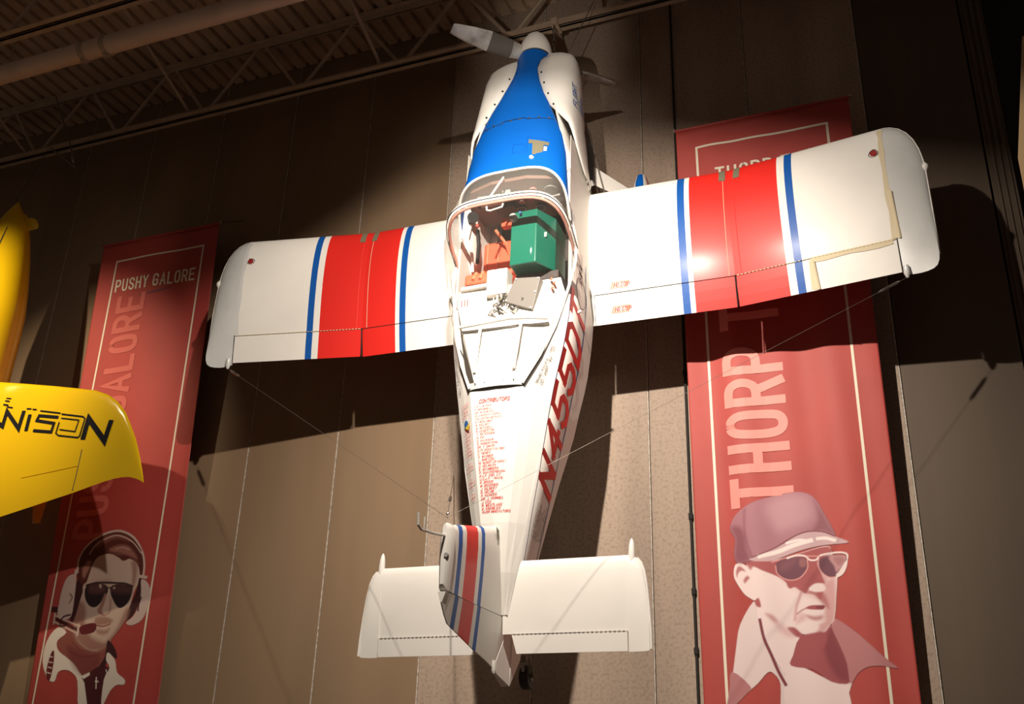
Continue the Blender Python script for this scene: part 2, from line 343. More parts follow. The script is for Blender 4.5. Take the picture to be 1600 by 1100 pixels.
class Banner:
    def __init__(s, label, x0, z0, y0, k, wt, wb, H, ripple, red):
        s.x0, s.z0, s.y0, s.k, s.rip, s.lay = x0, z0, y0, k, ripple, 1
        s.r = root('hanging_banner', (x0, y0, z0), label, 'banner', 'tall red portrait banners on the wall')
        nu, nv = 110, 90; V = []; F = []
        for j in range(nv+1):
            v = -H*j/nv
            for i in range(nu+1): V.append(s.at((wt+(wb-wt)*j/nv)*i/nu, v))
        for j in range(nv):
            for i in range(nu): a = j*(nu+1)+i; F.append((a, a+1, a+nu+2, a+nu+1))
        s.cloth = mk('banner_cloth', V, F, red, s.r, smooth=True, solid=.002)
        s.cloth.modifiers['s'].offset = 0
        MB().tube([s.at(-.01, .0, .0), s.at(wt/2, .0, .0), s.at(wt+.01, 0, 0)], .012, 8).out('top_rod', red, s.r)
        for u in (-.015, wt+.015): MB().tube([s.at(u, .01, .012), s.at(u, .01, -.012)], .014, 10).out('grommet', 'bare_steel', s.r)
        for u in (.0, wt): MB().tube([s.at(u, .01), (x0+u, 0, z0+.25)], .004, 5).out('hanging_cord', 'dark_wall', s.r)
    def at(s, u, v, off=0.): return (s.x0+u, s.y0-s.k*v+s.rip(u, v)-off, s.z0+v)
    def flat(s, name, polys, label=None):
        """polys: list of (material, [2D points]); cut into strips that follow the ripples"""
        bm = bmesh.new(); mats = []
        for mname, P in polys:
            if mname not in mats: mats.append(mname)
            b2 = bmesh.new(); vs = [b2.verts.new((p[0], p[1], 0)) for p in P]
            try: f = b2.faces.new(vs)
            except ValueError: b2.free(); continue
            bmesh.ops.triangulate(b2, faces=[f])
            us = [p[0] for p in P]; vv = [p[1] for p in P]
            c = math.ceil(min(us)/.045)*.045
            while c < max(us):
                bmesh.ops.bisect_plane(b2, geom=b2.verts[:]+b2.edges[:]+b2.faces[:], plane_co=(c, 0, 0), plane_no=(1, 0, 0)); c += .045
            c = math.ceil(min(vv)/.2)*.2
            while c < max(vv):
                bmesh.ops.bisect_plane(b2, geom=b2.verts[:]+b2.edges[:]+b2.faces[:], plane_co=(0, c, 0), plane_no=(0, 1, 0)); c += .2
            off = .0034+.00005*s.lay; s.lay += 1; mp = {}
            for v in b2.verts: mp[v] = bm.verts.new(s.at(v.co.x, v.co.y, off))
            for f in b2.faces:
                try: g = bm.faces.new([mp[v] for v in f.verts]); g.material_index = mats.index(mname)
                except ValueError: pass
            b2.free()
        V = [v.co.copy() for v in bm.verts]; bm.verts.index_update(); F = [tuple(v.index for v in f.verts) for f in bm.faces]; M = [f.material_index for f in bm.faces]; bm.free()
        return mk(name, V, F, mats, s.cloth, mi=M, label=label)
    def strokes(s, mname, quads, fmap):
        return [(mname, [fmap(*p) for p in q]) for q in quads]
def rib_poly(P, w):
    rb = ribbon(P, w); return [tuple(a) for a, b in rb]+[tuple(b) for a, b in reversed(rb)]
def frame_polys(c, w):
    """c: TL, TR, BR, BL"""
    out = []
    for a, b in ((c[3], c[0]), (c[0], c[1]), (c[1], c[2])): out.append(('banner_cream', rib_poly([a, b], w)))
    return out
PTONE = dict(hair=(88, 38, 32), hairlight=(168, 112, 98), face=(200, 174, 158), shade=(156, 112, 100), neck=(140, 76, 68), metal=(206, 180, 168), pad=(60, 24, 28), cup=(204, 180, 172), lens=(36, 22, 28), glint=(120, 74, 70), mic=(98, 26, 32), white=(228, 216, 204), tie=(74, 22, 28),
             collar=(224, 204, 202), light=(234, 212, 210), nshade=(158, 76, 80), nshade2=(122, 48, 58), cmauve=(178, 116, 118), fshade=(166, 82, 84), fmid=(204, 152, 152), cap=(166, 112, 122), capshade=(134, 76, 88), caplight=(186, 138, 146), brim=(198, 164, 168), leaf=(238, 222, 218), glass=(108, 58, 74), glass2=(150, 92, 94), frame=(214, 150, 146))
def sdist(P, X, Y):
    """signed distance (positive inside) of the points to a closed polygon"""
    d = np.full(X.shape, 1e9); ins = np.zeros(X.shape, bool); n = len(P)
    for i in range(n):
        (x0, y0), (x1, y1) = P[i], P[(i+1) % n]; ex, ey = x1-x0, y1-y0; L = ex*ex+ey*ey+1e-12
        t = np.clip(((X-x0)*ex+(Y-y0)*ey)/L, 0, 1); d = np.minimum(d, np.hypot(X-x0-t*ex, Y-y0-t*ey))
        c = (y0 > Y) != (y1 > Y); ins ^= c & (X < (x1-x0)*(Y-y0)/((y1-y0) if abs(y1-y0) > 1e-12 else 1e-12)+x0)
    return np.where(ins, d, -d)
def portrait(B, data, label):
    """the printed portrait: soft-edged tones stored as the print colour of a fine sheet lying on the cloth"""
    pts = [p for e in data for p in e[5]]; cell = .0042
    u0, u1 = min(p[0] for p in pts)-.01, max(p[0] for p in pts)+.01; v0, v1 = min(p[1] for p in pts)-.01, max(p[1] for p in pts)+.01
    v0 = max(v0, -5.05); nu, nv = int((u1-u0)/cell)+1, int((v1-v0)/cell)+1
    U, Vv = np.meshgrid(u0+cell*np.arange(nu+1), v0+cell*np.arange(nv+1)); col = np.zeros(U.shape+(3,)); al = np.zeros(U.shape)
    for kind, c, w, fe, op, P in data:
        if kind == 'P': P = smooth_closed(P, 3)
        elif kind == 'S': P = rib_poly(smooth_open(P) if len(P) > 2 else P, max(w, .008))
        m = fe+.002; ia, ib = [int((min(p[0] for p in P)-m-u0)/cell), int((max(p[0] for p in P)+m-u0)/cell)+2]; ja, jb = [int((min(p[1] for p in P)-m-v0)/cell), int((max(p[1] for p in P)+m-v0)/cell)+2]
        sl = (slice(max(ja, 0), max(jb, 0)), slice(max(ia, 0), max(ib, 0)))
        if U[sl].size == 0: continue
        t = np.clip(sdist(P, U[sl], Vv[sl])/(2*fe)+.5, 0, 1); t = t*t*(3-2*t)*op; lin = np.array(s2l(*PTONE[c]))
        col[sl] = np.where((al[sl] < .02)[..., None], lin, col[sl]*(1-t[..., None])+lin*t[..., None])
        al[sl] = np.maximum(al[sl], t) if fe < .01 else al[sl]
    idx = -np.ones(U.shape, int); keep = al > .02
    fk = keep[:-1, :-1] | keep[1:, :-1] | keep[:-1, 1:] | keep[1:, 1:]
    use = np.zeros(U.shape, bool)
    for dj in (0, 1):
        for di in (0, 1): use[dj:dj+nv, di:di+nu] |= fk
    idx[use] = np.arange(use.sum()); B.lay += 2
    off = .0046+.00005*B.lay; V = [B.at(float(a), float(b), off) for a, b in zip(U[use], Vv[use])]
    jj, ii = np.nonzero(fk); F = [(idx[j, i], idx[j, i+1], idx[j+1, i+1], idx[j+1, i]) for j, i in zip(jj.tolist(), ii.tolist())]
    o = mk('portrait_print', V, F, 'portrait_ink', B.cloth, smooth=True, label=label)
    at = o.data.color_attributes.new('print_tone', 'FLOAT_COLOR', 'POINT')
    at.data.foreach_set('color', np.concatenate([col[use], al[use][:, None]], 1).astype(np.float32).ravel())
    return o
def layer_text(B, name, s, H, stroke, fmap, m, gap, wf=1., label=None, fit=None):
    if fit:   # choose the pen so that the first part of the text takes the given length
        u = H/6.; ref = text_quads(fit[0], H, stroke, 0, wf, gap)[1]+gap*u; k = fit[1]/ref; wf *= k; gap *= k
    q, wd = text_quads(s, H, stroke, 0, wf, gap)
    V = []; F = []; B.lay += 2
    for k in q:
        # split long strokes so they follow the cloth
        n = 6
        for i in range(n):
            t0, t1 = i/n, (i+1)/n
            a = k[0].lerp(k[3], t0); b = k[1].lerp(k[2], t0); c = k[1].lerp(k[2], t1); d = k[0].lerp(k[3], t1)
            j = len(V); V += [B.at(*fmap(*p), .0042+.00005*B.lay) for p in (a, b, c, d)]; F.append((j, j+1, j+2, j+3))
    return mk(name, V, F, m, B.cloth, label=label)
PORTRAIT_L = [
('P','hair',0.0,0.004,1,[(0.354,-3.575),(0.395,-3.474),(0.483,-3.358),(0.623,-3.288),(0.794,-3.269),(0.975,-3.318),(1.1,-3.428),(1.171,-3.533),(1.199,-3.634),(1.187,-3.75),(1.136,-3.813),(1.048,-3.61),(0.936,-3.579),(0.759,-3.545),(0.633,-3.563),(0.556,-3.619),(0.529,-3.703),(0.513,-3.786),(0.451,-3.8),(0.382,-3.713)]),
('P','neck',0.0,0.006,1,[(0.351,-4.212),(0.467,-4.248),(0.566,-4.316),(0.707,-4.383),(0.828,-4.354),(0.92,-4.292),(0.891,-4.467),(0.787,-4.575),(0.631,-4.636),(0.484,-4.539),(0.327,-4.407),(0.27,-4.325)]),
('P','face',0.0,0.004,1,[(0.522,-3.668),(0.551,-3.568),(0.621,-3.503),(0.746,-3.479),(0.885,-3.531),(1.04,-3.568),(1.13,-3.648),(1.153,-3.781),(1.108,-3.894),(1.081,-4.088),(0.996,-4.23),(0.906,-4.324),(0.834,-4.386),(0.714,-4.415),(0.576,-4.364),(0.473,-4.281),(0.424,-4.149),(0.422,-3.95),(0.462,-3.801)]),
('P','shade',0.0,0.035,1,[(0.39,-3.982),(0.491,-3.944),(0.553,-4.038),(0.559,-4.153),(0.665,-4.278),(0.871,-4.363),(0.714,-4.419),(0.577,-4.371),(0.447,-4.256)]),
('P','shade',0.0,0.025,0.9,[(1.033,-3.587),(1.104,-3.609),(1.115,-3.769),(1.078,-3.846),(1.063,-3.695)]),
('P','shade',0.0,0.03,0.5,[(0.629,-3.747),(0.789,-3.745),(0.821,-3.791),(0.638,-3.792)]),
('P','hair',0.0,0.004,1,[(0.485,-3.479),(0.643,-3.393),(0.811,-3.363),(0.99,-3.401),(1.116,-3.496),(1.151,-3.599),(1.036,-3.546),(0.935,-3.574),(0.865,-3.537),(0.749,-3.493),(0.621,-3.507),(0.549,-3.559),(0.522,-3.668),(0.488,-3.768),(0.401,-3.697),(0.399,-3.577)]),
('P','hairlight',0.0,0.02,0.75,[(0.733,-3.444),(0.842,-3.414),(0.959,-3.43),(1.038,-3.489),(1.096,-3.564),(0.976,-3.521),(0.859,-3.506),(0.761,-3.473)]),
('S','metal',0.0088,0.006,0.6,[(0.815,-3.451),(0.904,-3.44),(0.988,-3.466)]),
('S','hair',0.011,0.006,0.7,[(0.786,-3.484),(0.892,-3.499),(1.003,-3.55)]),
('P','hairlight',0.0,0.02,0.45,[(0.554,-3.361),(0.706,-3.305),(0.821,-3.298),(0.943,-3.338),(1.022,-3.397),(0.83,-3.349),(0.695,-3.369),(0.567,-3.426)]),
('P','hairlight',0.0,0.02,1,[(0.427,-3.63),(0.476,-3.547),(0.524,-3.566),(0.489,-3.667),(0.456,-3.716)]),
('S','metal',0.0228,0.003,1,[(0.37,-3.653),(0.361,-3.524),(0.426,-3.406),(0.543,-3.326),(0.708,-3.276),(0.861,-3.28),(1.024,-3.355),(1.144,-3.498),(1.188,-3.617),(1.194,-3.725)]),
('S','metal',0.0104,0.003,1,[(0.485,-3.479),(0.555,-3.388),(0.717,-3.325),(0.847,-3.324),(1.009,-3.392),(1.131,-3.505)]),
('S','hair',0.0104,0.004,1,[(0.405,-3.466),(0.525,-3.351),(0.712,-3.297),(0.865,-3.303),(1.016,-3.372),(1.132,-3.489)]),
('P','pad',0.0,0.004,1,[(0.386,-3.73),(0.47,-3.818),(0.453,-3.951),(0.42,-4.108),(0.371,-4.101),(0.369,-3.881)]),
('P','cup',0.0,0.004,1,[(0.314,-3.672),(0.248,-3.707),(0.213,-3.824),(0.205,-3.959),(0.209,-4.059),(0.284,-4.103),(0.378,-4.081),(0.382,-3.882),(0.365,-3.695)]),
('S','metal',0.0332,0.003,1,[(0.35,-3.64),(0.345,-3.745),(0.34,-3.829),(0.328,-3.946)]),
('S','pad',0.0104,0.004,1,[(0.321,-3.862),(0.355,-3.897),(0.328,-3.95)]),
('P','pad',0.0,0.004,1,[(1.151,-3.745),(1.184,-3.766),(1.196,-3.898),(1.174,-4.011),(1.137,-4.09),(1.069,-4.139),(1.068,-4.056),(1.116,-3.935),(1.142,-3.846)]),
('P','cup',0.0,0.004,1,[(1.175,-3.762),(1.245,-3.785),(1.297,-3.869),(1.296,-4.015),(1.248,-4.139),(1.139,-4.187),(1.067,-4.162),(1.14,-4.106),(1.185,-4.011),(1.195,-3.881)]),
('S','metal',0.029,0.003,1,[(1.163,-3.732),(1.228,-3.743)]),
('S','pad',0.0166,0.004,1,[(1.204,-3.931),(1.188,-3.995),(1.188,-4.052)]),
('P','lens',0.0,0.004,1,[(0.502,-3.806),(0.554,-3.775),(0.673,-3.773),(0.77,-3.806),(0.789,-3.865),(0.746,-3.929),(0.674,-3.996),(0.598,-3.993),(0.534,-3.941),(0.5,-3.87)]),
('P','lens',0.0,0.004,1,[(0.821,-3.816),(0.891,-3.794),(0.998,-3.804),(1.083,-3.831),(1.09,-3.893),(1.065,-3.966),(1.005,-4.016),(0.942,-4.014),(0.87,-3.942),(0.827,-3.875)]),
('S','lens',0.0186,0.004,1,[(0.507,-3.786),(0.607,-3.769),(0.716,-3.77),(0.889,-3.783),(0.996,-3.794),(1.086,-3.824)]),
('S','lens',0.0124,0.004,1,[(0.77,-3.831),(0.802,-3.822),(0.83,-3.833)]),
('P','glint',0.0,0.03,0.45,[(0.545,-3.788),(0.635,-3.775),(0.74,-3.787),(0.744,-3.867),(0.559,-3.86)]),
('P','glint',0.0,0.03,0.35,[(0.829,-3.835),(0.912,-3.795),(1.062,-3.819),(1.075,-3.89),(0.847,-3.872)]),
('P','metal',0.0,0.006,0.8,[(0.665,-3.784),(0.697,-3.79),(0.699,-3.821),(0.68,-3.82)]),
('P','metal',0.0,0.005,0.7,[(0.844,-3.823),(0.877,-3.818),(0.87,-3.842)]),
('P','shade',0.0,0.014,1,[(0.757,-3.877),(0.719,-3.972),(0.691,-4.033),(0.725,-4.064),(0.786,-4.084),(0.75,-4.043),(0.765,-3.974),(0.781,-3.913)]),
('S','neck',0.0077,0.006,0.9,[(0.716,-4.047),(0.785,-4.081),(0.844,-4.064)]),
('P','shade',0.0,0.015,0.7,[(0.818,-3.897),(0.858,-3.96),(0.863,-4.047),(0.838,-4.064),(0.833,-3.976)]),
('P','shade',0.0,0.018,0.9,[(0.684,-4.104),(0.799,-4.095),(0.912,-4.138),(0.814,-4.17),(0.696,-4.167)]),
('S','neck',0.0124,0.004,1,[(0.704,-4.174),(0.795,-4.186),(0.88,-4.166)]),
('P','shade',0.0,0.02,0.8,[(0.715,-4.21),(0.823,-4.222),(0.883,-4.203),(0.851,-4.259),(0.746,-4.256)]),
('P','shade',0.0,0.03,0.9,[(0.9,-4.292),(0.983,-4.182),(1.04,-4.038),(1.086,-4.04),(1.056,-4.184),(0.965,-4.31),(0.874,-4.379),(0.774,-4.401)]),
('S','metal',0.0166,0.003,1,[(0.176,-4.061),(0.308,-4.112),(0.506,-4.176)]),
('S','metal',0.0166,0.003,1,[(0.174,-4.121),(0.322,-4.179),(0.492,-4.246)]),
('S','pad',0.0207,0.004,1,[(0.194,-4.095),(0.492,-4.213)]),
('S','metal',0.0249,0.003,1,[(0.488,-4.164),(0.49,-4.257)]),
('S','metal',0.0207,0.003,1,[(0.176,-4.05),(0.182,-4.141)]),
('S','pad',0.0166,0.004,1,[(0.363,-4.064),(0.28,-4.086),(0.263,-4.16),(0.32,-4.17)]),
('P','mic',0.0,0.004,1,[(0.507,-4.181),(0.577,-4.157),(0.682,-4.15),(0.712,-4.19),(0.683,-4.238),(0.554,-4.254),(0.508,-4.22)]),
('Q','pad',0.0,0.004,1,[(0.121,-3.981),(0.197,-3.984),(0.208,-4.034),(0.131,-4.026)]),
('P','white',0.0,0.004,1,[(0.13,-4.305),(0.239,-4.18),(0.354,-4.229),(0.262,-4.305),(0.285,-4.39),(0.379,-4.449),(0.502,-4.523),(0.587,-4.604),(0.662,-4.684),(0.747,-4.917),(0.636,-4.917),(0.578,-4.683),(0.497,-4.603),(0.407,-4.577),(0.33,-4.6),(0.305,-4.683),(0.219,-4.655),(0.119,-4.5)]),
('P','mic',0.0,0.004,1,[(0.211,-4.413),(0.245,-4.41),(0.26,-4.535),(0.246,-4.671),(0.2,-4.639),(0.185,-4.55)]),
('Q','tie',0.0,0.004,1,[(0.624,-4.652),(0.709,-4.603),(0.784,-4.56),(0.885,-4.545),(0.958,-4.578),(0.931,-4.733),(0.926,-4.918),(0.747,-4.917),(0.665,-4.699)]),
('P','mic',0.0,0.03,0.45,[(0.379,-4.344),(0.586,-4.413),(0.807,-4.465),(0.784,-4.56),(0.63,-4.628),(0.484,-4.539)]),
('S','mic',0.0104,0.008,0.6,[(0.436,-4.41),(0.596,-4.461),(0.803,-4.441)]),
('S','mic',0.0104,0.008,0.5,[(0.437,-4.313),(0.561,-4.396),(0.736,-4.424)]),
('P','pad',0.0,0.004,1,[(0.879,-4.315),(0.987,-4.405),(1.018,-4.485),(0.93,-4.452),(0.889,-4.545),(0.806,-4.568),(0.87,-4.466)]),
('P','white',0.0,0.004,1,[(0.9,-4.427),(1.001,-4.5),(1.046,-4.61),(1.145,-4.674),(1.143,-4.72),(1.062,-4.722),(0.991,-4.78),(0.915,-4.918),(0.899,-4.671),(0.948,-4.57),(0.893,-4.498)]),
('Q','white',0.0,0.004,1,[(0.614,-4.636),(0.709,-4.603),(0.718,-4.629),(0.647,-4.663)]),
('S','white',0.0124,0.004,1,[(0.798,-4.685),(0.83,-4.689)]),
('S','white',0.0124,0.004,1,[(0.802,-4.654),(0.817,-4.748)]),
('S','white',0.0104,0.004,1,[(0.909,-4.585),(0.935,-4.632)]),
('S','white',0.0083,0.004,1,[(0.198,-4.453),(0.234,-4.457)]),
('S','white',0.0083,0.004,1,[(0.2,-4.502),(0.241,-4.509)]),
('S','white',0.0083,0.004,1,[(0.202,-4.55),(0.243,-4.559)]),
('S','white',0.0083,0.004,1,[(0.2,-4.598),(0.241,-4.609)])]
PORTRAIT_R = [
('P','collar',0.0,0.004,1,[(0.413,-4.246),(0.449,-4.306),(0.457,-4.395),(0.492,-4.527),(0.545,-4.685),(0.609,-4.784),(0.627,-5.005),(0.556,-5.005),(0.563,-4.833),(0.528,-4.765),(0.483,-4.749),(0.405,-4.824),(0.32,-4.886),(0.173,-5.005),(0.193,-4.874),(0.227,-4.737),(0.26,-4.565),(0.3,-4.405)]),
('P','light',0.0,0.004,1,[(0.617,-4.686),(0.743,-4.723),(0.85,-4.78),(0.917,-4.809),(1.048,-4.81),(1.026,-4.892),(1.001,-5.006),(0.613,-5.005),(0.597,-4.798)]),
('P','light',0.0,0.004,1,[(0.444,-4.277),(0.583,-4.384),(0.68,-4.452),(0.748,-4.497),(0.69,-4.589),(0.649,-4.687),(0.627,-4.785),(0.552,-4.692),(0.491,-4.534),(0.448,-4.424)]),
('P','nshade',0.0,0.004,1,[(0.726,-4.504),(0.88,-4.458),(0.953,-4.432),(1.033,-4.638),(1.047,-4.817),(0.916,-4.818),(0.798,-4.734),(0.645,-4.704),(0.665,-4.631)]),
('P','nshade2',0.0,0.03,0.8,[(0.952,-4.439),(0.985,-4.539),(1.031,-4.666),(1.048,-4.81),(0.973,-4.803),(0.924,-4.733),(0.892,-4.635),(0.892,-4.551)]),
('P','cmauve',0.0,0.004,1,[(0.976,-4.379),(1.103,-4.471),(1.19,-4.558),(1.3,-4.671),(1.368,-4.732),(1.268,-4.718),(1.173,-4.723),(1.1,-4.763),(1.041,-4.833),(1.032,-4.693),(0.99,-4.553),(0.952,-4.442)]),
('P','cmauve',0.0,0.004,1,[(0.216,-4.737),(0.345,-4.84),(0.32,-4.886),(0.173,-5.005),(0.193,-4.874)]),
('S','nshade2',0.0218,0.004,1,[(0.451,-4.38),(0.471,-4.512),(0.514,-4.628),(0.555,-4.742),(0.598,-4.833)]),
('P','light',0.0,0.003,1,[(0.376,-3.971),(0.447,-3.947),(0.593,-3.941),(0.793,-3.896),(0.897,-3.867),(0.984,-3.858),(1.003,-3.908),(1.028,-4.018),(1.025,-4.092),(1.007,-4.212),(0.979,-4.376),(0.936,-4.433),(0.893,-4.478),(0.808,-4.49),(0.743,-4.485),(0.647,-4.441),(0.558,-4.392),(0.476,-4.316),(0.453,-4.261),(0.424,-4.237),(0.402,-4.105)]),
('P','fmid',0.0,0.03,0.45,[(0.565,-3.939),(0.895,-3.881),(1.004,-3.887),(1.022,-4.052),(1.005,-4.225),(0.977,-4.376),(0.93,-4.433),(0.889,-4.38),(0.912,-4.275),(0.799,-4.217),(0.755,-4.188),(0.711,-4.152),(0.61,-4.066)]),
('P','fshade',0.0,0.007,1,[(0.363,-3.96),(0.413,-3.945),(0.592,-3.948),(0.793,-3.9),(0.896,-3.871),(0.984,-3.862),(1.002,-3.911),(0.957,-3.933),(0.893,-3.977),(0.918,-4.067),(0.936,-4.129),(0.913,-4.128),(0.866,-4.132),(0.824,-4.157),(0.805,-4.19),(0.787,-4.198),(0.756,-4.178),(0.718,-4.149),(0.684,-4.158),(0.665,-4.14),(0.654,-4.109),(0.597,-4.065),(0.491,-4.019),(0.431,-3.985)]),
('P','nshade',0.0,0.02,0.6,[(0.779,-4.06),(0.841,-4.043),(0.883,-4.086),(0.867,-4.125),(0.804,-4.156),(0.779,-4.135)]),
('P','fmid',0.0,0.01,0.7,[(0.918,-4.067),(0.949,-4.089),(0.943,-4.156),(0.936,-4.129)]),
('P','fmid',0.0,0.022,0.85,[(0.936,-4.129),(1.0,-4.105),(0.996,-4.251),(0.977,-4.376),(0.937,-4.427),(0.913,-4.367),(0.922,-4.275),(0.888,-4.247),(0.858,-4.219),(0.867,-4.193),(0.927,-4.182)]),
('P','fshade',0.0,0.018,0.7,[(0.867,-4.189),(0.907,-4.184),(0.938,-4.242),(0.945,-4.309),(0.917,-4.288),(0.894,-4.261)]),
('P','fshade',0.0,0.01,0.8,[(0.804,-4.192),(0.822,-4.177),(0.868,-4.187),(0.91,-4.187),(0.895,-4.247),(0.852,-4.211),(0.801,-4.198)]),
('P','light',0.0,0.007,1,[(0.817,-4.167),(0.846,-4.138),(0.88,-4.127),(0.915,-4.134),(0.933,-4.159),(0.921,-4.182),(0.881,-4.19),(0.842,-4.184)]),
('S','fmid',0.0171,0.012,0.9,[(0.76,-4.188),(0.738,-4.241),(0.716,-4.294),(0.699,-4.38)]),
('P','fmid',0.0,0.03,0.6,[(0.721,-4.354),(0.756,-4.335),(0.787,-4.35),(0.77,-4.395),(0.709,-4.413)]),
('P','nshade',0.0,0.006,1,[(0.783,-4.304),(0.813,-4.286),(0.872,-4.283),(0.919,-4.288),(0.909,-4.309),(0.889,-4.317),(0.823,-4.315)]),
('P','nshade2',0.0,0.006,0.8,[(0.858,-4.294),(0.914,-4.289),(0.905,-4.312),(0.866,-4.311)]),
('S','fshade',0.0071,0.007,0.9,[(0.719,-4.341),(0.75,-4.319),(0.786,-4.303)]),
('P','light',0.0,0.007,1,[(0.763,-4.324),(0.829,-4.319),(0.907,-4.327),(0.893,-4.343),(0.814,-4.348),(0.769,-4.337)]),
('P','fshade',0.0,0.016,0.75,[(0.784,-4.355),(0.839,-4.362),(0.894,-4.36),(0.882,-4.387),(0.823,-4.392)]),
('P','light',0.0,0.014,1,[(0.736,-4.411),(0.81,-4.391),(0.866,-4.418),(0.864,-4.448),(0.789,-4.483),(0.743,-4.481),(0.714,-4.437)]),
('P','fmid',0.0,0.016,0.9,[(0.873,-4.418),(0.946,-4.401),(0.9,-4.475),(0.841,-4.484),(0.864,-4.444)]),
('P','nshade',0.0,0.01,1,[(0.64,-4.441),(0.688,-4.436),(0.725,-4.467),(0.749,-4.488),(0.795,-4.483),(0.901,-4.477),(0.884,-4.581),(0.735,-4.578),(0.737,-4.519),(0.689,-4.498)]),
('P','fshade',0.0,0.022,0.75,[(0.498,-4.337),(0.548,-4.352),(0.575,-4.393),(0.545,-4.392)]),
('P','fmid',0.0,0.03,0.6,[(0.558,-4.395),(0.641,-4.438),(0.682,-4.498),(0.642,-4.504),(0.58,-4.456)]),
('P','fshade',0.0,0.007,1,[(0.424,-4.237),(0.454,-4.223),(0.466,-4.286),(0.431,-4.278)]),
('P','light',0.0,0.003,1,[(0.278,-4.002),(0.293,-3.962),(0.322,-3.951),(0.363,-3.967),(0.408,-4.022),(0.434,-4.092),(0.452,-4.162),(0.451,-4.203),(0.424,-4.237),(0.394,-4.222),(0.348,-4.186),(0.303,-4.114),(0.278,-4.058)]),
('P','fshade',0.0,0.008,0.85,[(0.295,-4.016),(0.311,-3.979),(0.34,-3.984),(0.369,-4.02),(0.339,-4.012),(0.313,-4.026),(0.299,-4.058)]),
('P','fshade',0.0,0.012,0.9,[(0.349,-4.082),(0.376,-4.054),(0.396,-4.069),(0.376,-4.091),(0.357,-4.106)]),
('P','fshade',0.0,0.012,0.9,[(0.377,-3.959),(0.475,-3.955),(0.485,-3.999),(0.434,-3.988),(0.408,-4.011),(0.384,-3.979)]),
('P','cap',0.0,0.004,1,[(0.273,-3.663),(0.322,-3.578),(0.452,-3.5),(0.61,-3.456),(0.764,-3.436),(0.868,-3.453),(0.93,-3.511),(0.973,-3.608),(1.021,-3.719),(1.037,-3.791),(0.945,-3.748),(0.827,-3.746),(0.704,-3.794),(0.578,-3.873),(0.47,-3.908),(0.399,-3.946),(0.307,-3.947),(0.288,-3.875),(0.302,-3.782),(0.291,-3.738),(0.271,-3.702)]),
('P','capshade',0.0,0.03,1,[(0.272,-3.678),(0.332,-3.671),(0.378,-3.728),(0.39,-3.85),(0.407,-3.94),(0.307,-3.947),(0.29,-3.875),(0.304,-3.767)]),
('P','capshade',0.0,0.03,0.9,[(0.908,-3.51),(0.972,-3.616),(1.02,-3.726),(1.03,-3.777),(0.946,-3.742),(0.887,-3.738),(0.925,-3.651)]),
('P','caplight',0.0,0.06,0.9,[(0.576,-3.501),(0.762,-3.459),(0.865,-3.483),(0.901,-3.587),(0.848,-3.677),(0.711,-3.714),(0.62,-3.724),(0.553,-3.594)]),
('S','capshade',0.0062,0.02,1,[(0.394,-3.552),(0.382,-3.662),(0.389,-3.788),(0.424,-3.913)]),
('P','brim',0.0,0.004,1,[(0.404,-3.932),(0.486,-3.897),(0.61,-3.85),(0.735,-3.781),(0.842,-3.747),(0.945,-3.749),(1.029,-3.788),(1.133,-3.844),(1.023,-3.848),(0.936,-3.851),(0.816,-3.874),(0.695,-3.907),(0.573,-3.946),(0.452,-3.949)]),
('S','leaf',0.0312,0.005,1,[(0.481,-3.913),(0.607,-3.885),(0.73,-3.842),(0.863,-3.81)]),
('S','leaf',0.0234,0.005,1,[(0.911,-3.799),(0.97,-3.798),(1.033,-3.82)]),
('S','leaf',0.0187,0.005,1,[(0.687,-3.821),(0.778,-3.803),(0.836,-3.814)]),
('S','nshade2',0.0078,0.004,1,[(0.423,-3.921),(0.579,-3.861),(0.705,-3.791),(0.827,-3.746),(0.945,-3.748),(1.029,-3.786)]),
('P','fshade',0.0,0.012,0.8,[(0.581,-3.961),(0.793,-3.903),(0.844,-3.927),(0.813,-4.055),(0.689,-4.098),(0.604,-4.052)]),
('P','glass',0.0,0.004,1,[(0.592,-3.989),(0.612,-3.956),(0.682,-3.935),(0.777,-3.93),(0.823,-3.953),(0.822,-4.001),(0.801,-4.041),(0.757,-4.08),(0.696,-4.095),(0.637,-4.076),(0.597,-4.038)]),
('P','glass2',0.0,0.01,0.9,[(0.775,-3.937),(0.815,-3.956),(0.811,-4.0),(0.766,-3.998)]),
('P','glass2',0.0,0.04,0.4,[(0.617,-3.984),(0.688,-3.946),(0.748,-3.949),(0.683,-4.008),(0.626,-4.032)]),
('P','glass',0.0,0.004,1,[(0.9,-3.978),(0.923,-3.944),(0.991,-3.928),(1.082,-3.931),(1.103,-3.954),(1.089,-4.001),(1.057,-4.053),(1.015,-4.082),(0.969,-4.084),(0.926,-4.055),(0.903,-4.019)]),
('P','fmid',0.0,0.012,0.75,[(0.977,-3.934),(1.082,-3.933),(1.1,-3.961),(1.028,-4.052),(1.01,-4.004)]),
('P','light',0.0,0.006,1,[(1.038,-4.052),(1.098,-3.974),(1.102,-4.008),(1.07,-4.062),(1.023,-4.087),(1.019,-4.066)]),
('P','glass2',0.0,0.012,0.6,[(1.008,-3.949),(1.068,-3.945),(1.085,-3.974),(1.042,-4.005)]),
('S','frame',0.0057,0.003,1,[(0.592,-3.989),(0.597,-4.039),(0.636,-4.078),(0.696,-4.097),(0.759,-4.083),(0.804,-4.041),(0.824,-4.001),(0.823,-3.954)]),
('S','frame',0.0057,0.003,1,[(0.902,-3.95),(0.9,-3.988),(0.905,-4.02),(0.926,-4.058),(0.969,-4.087),(1.016,-4.086)]),
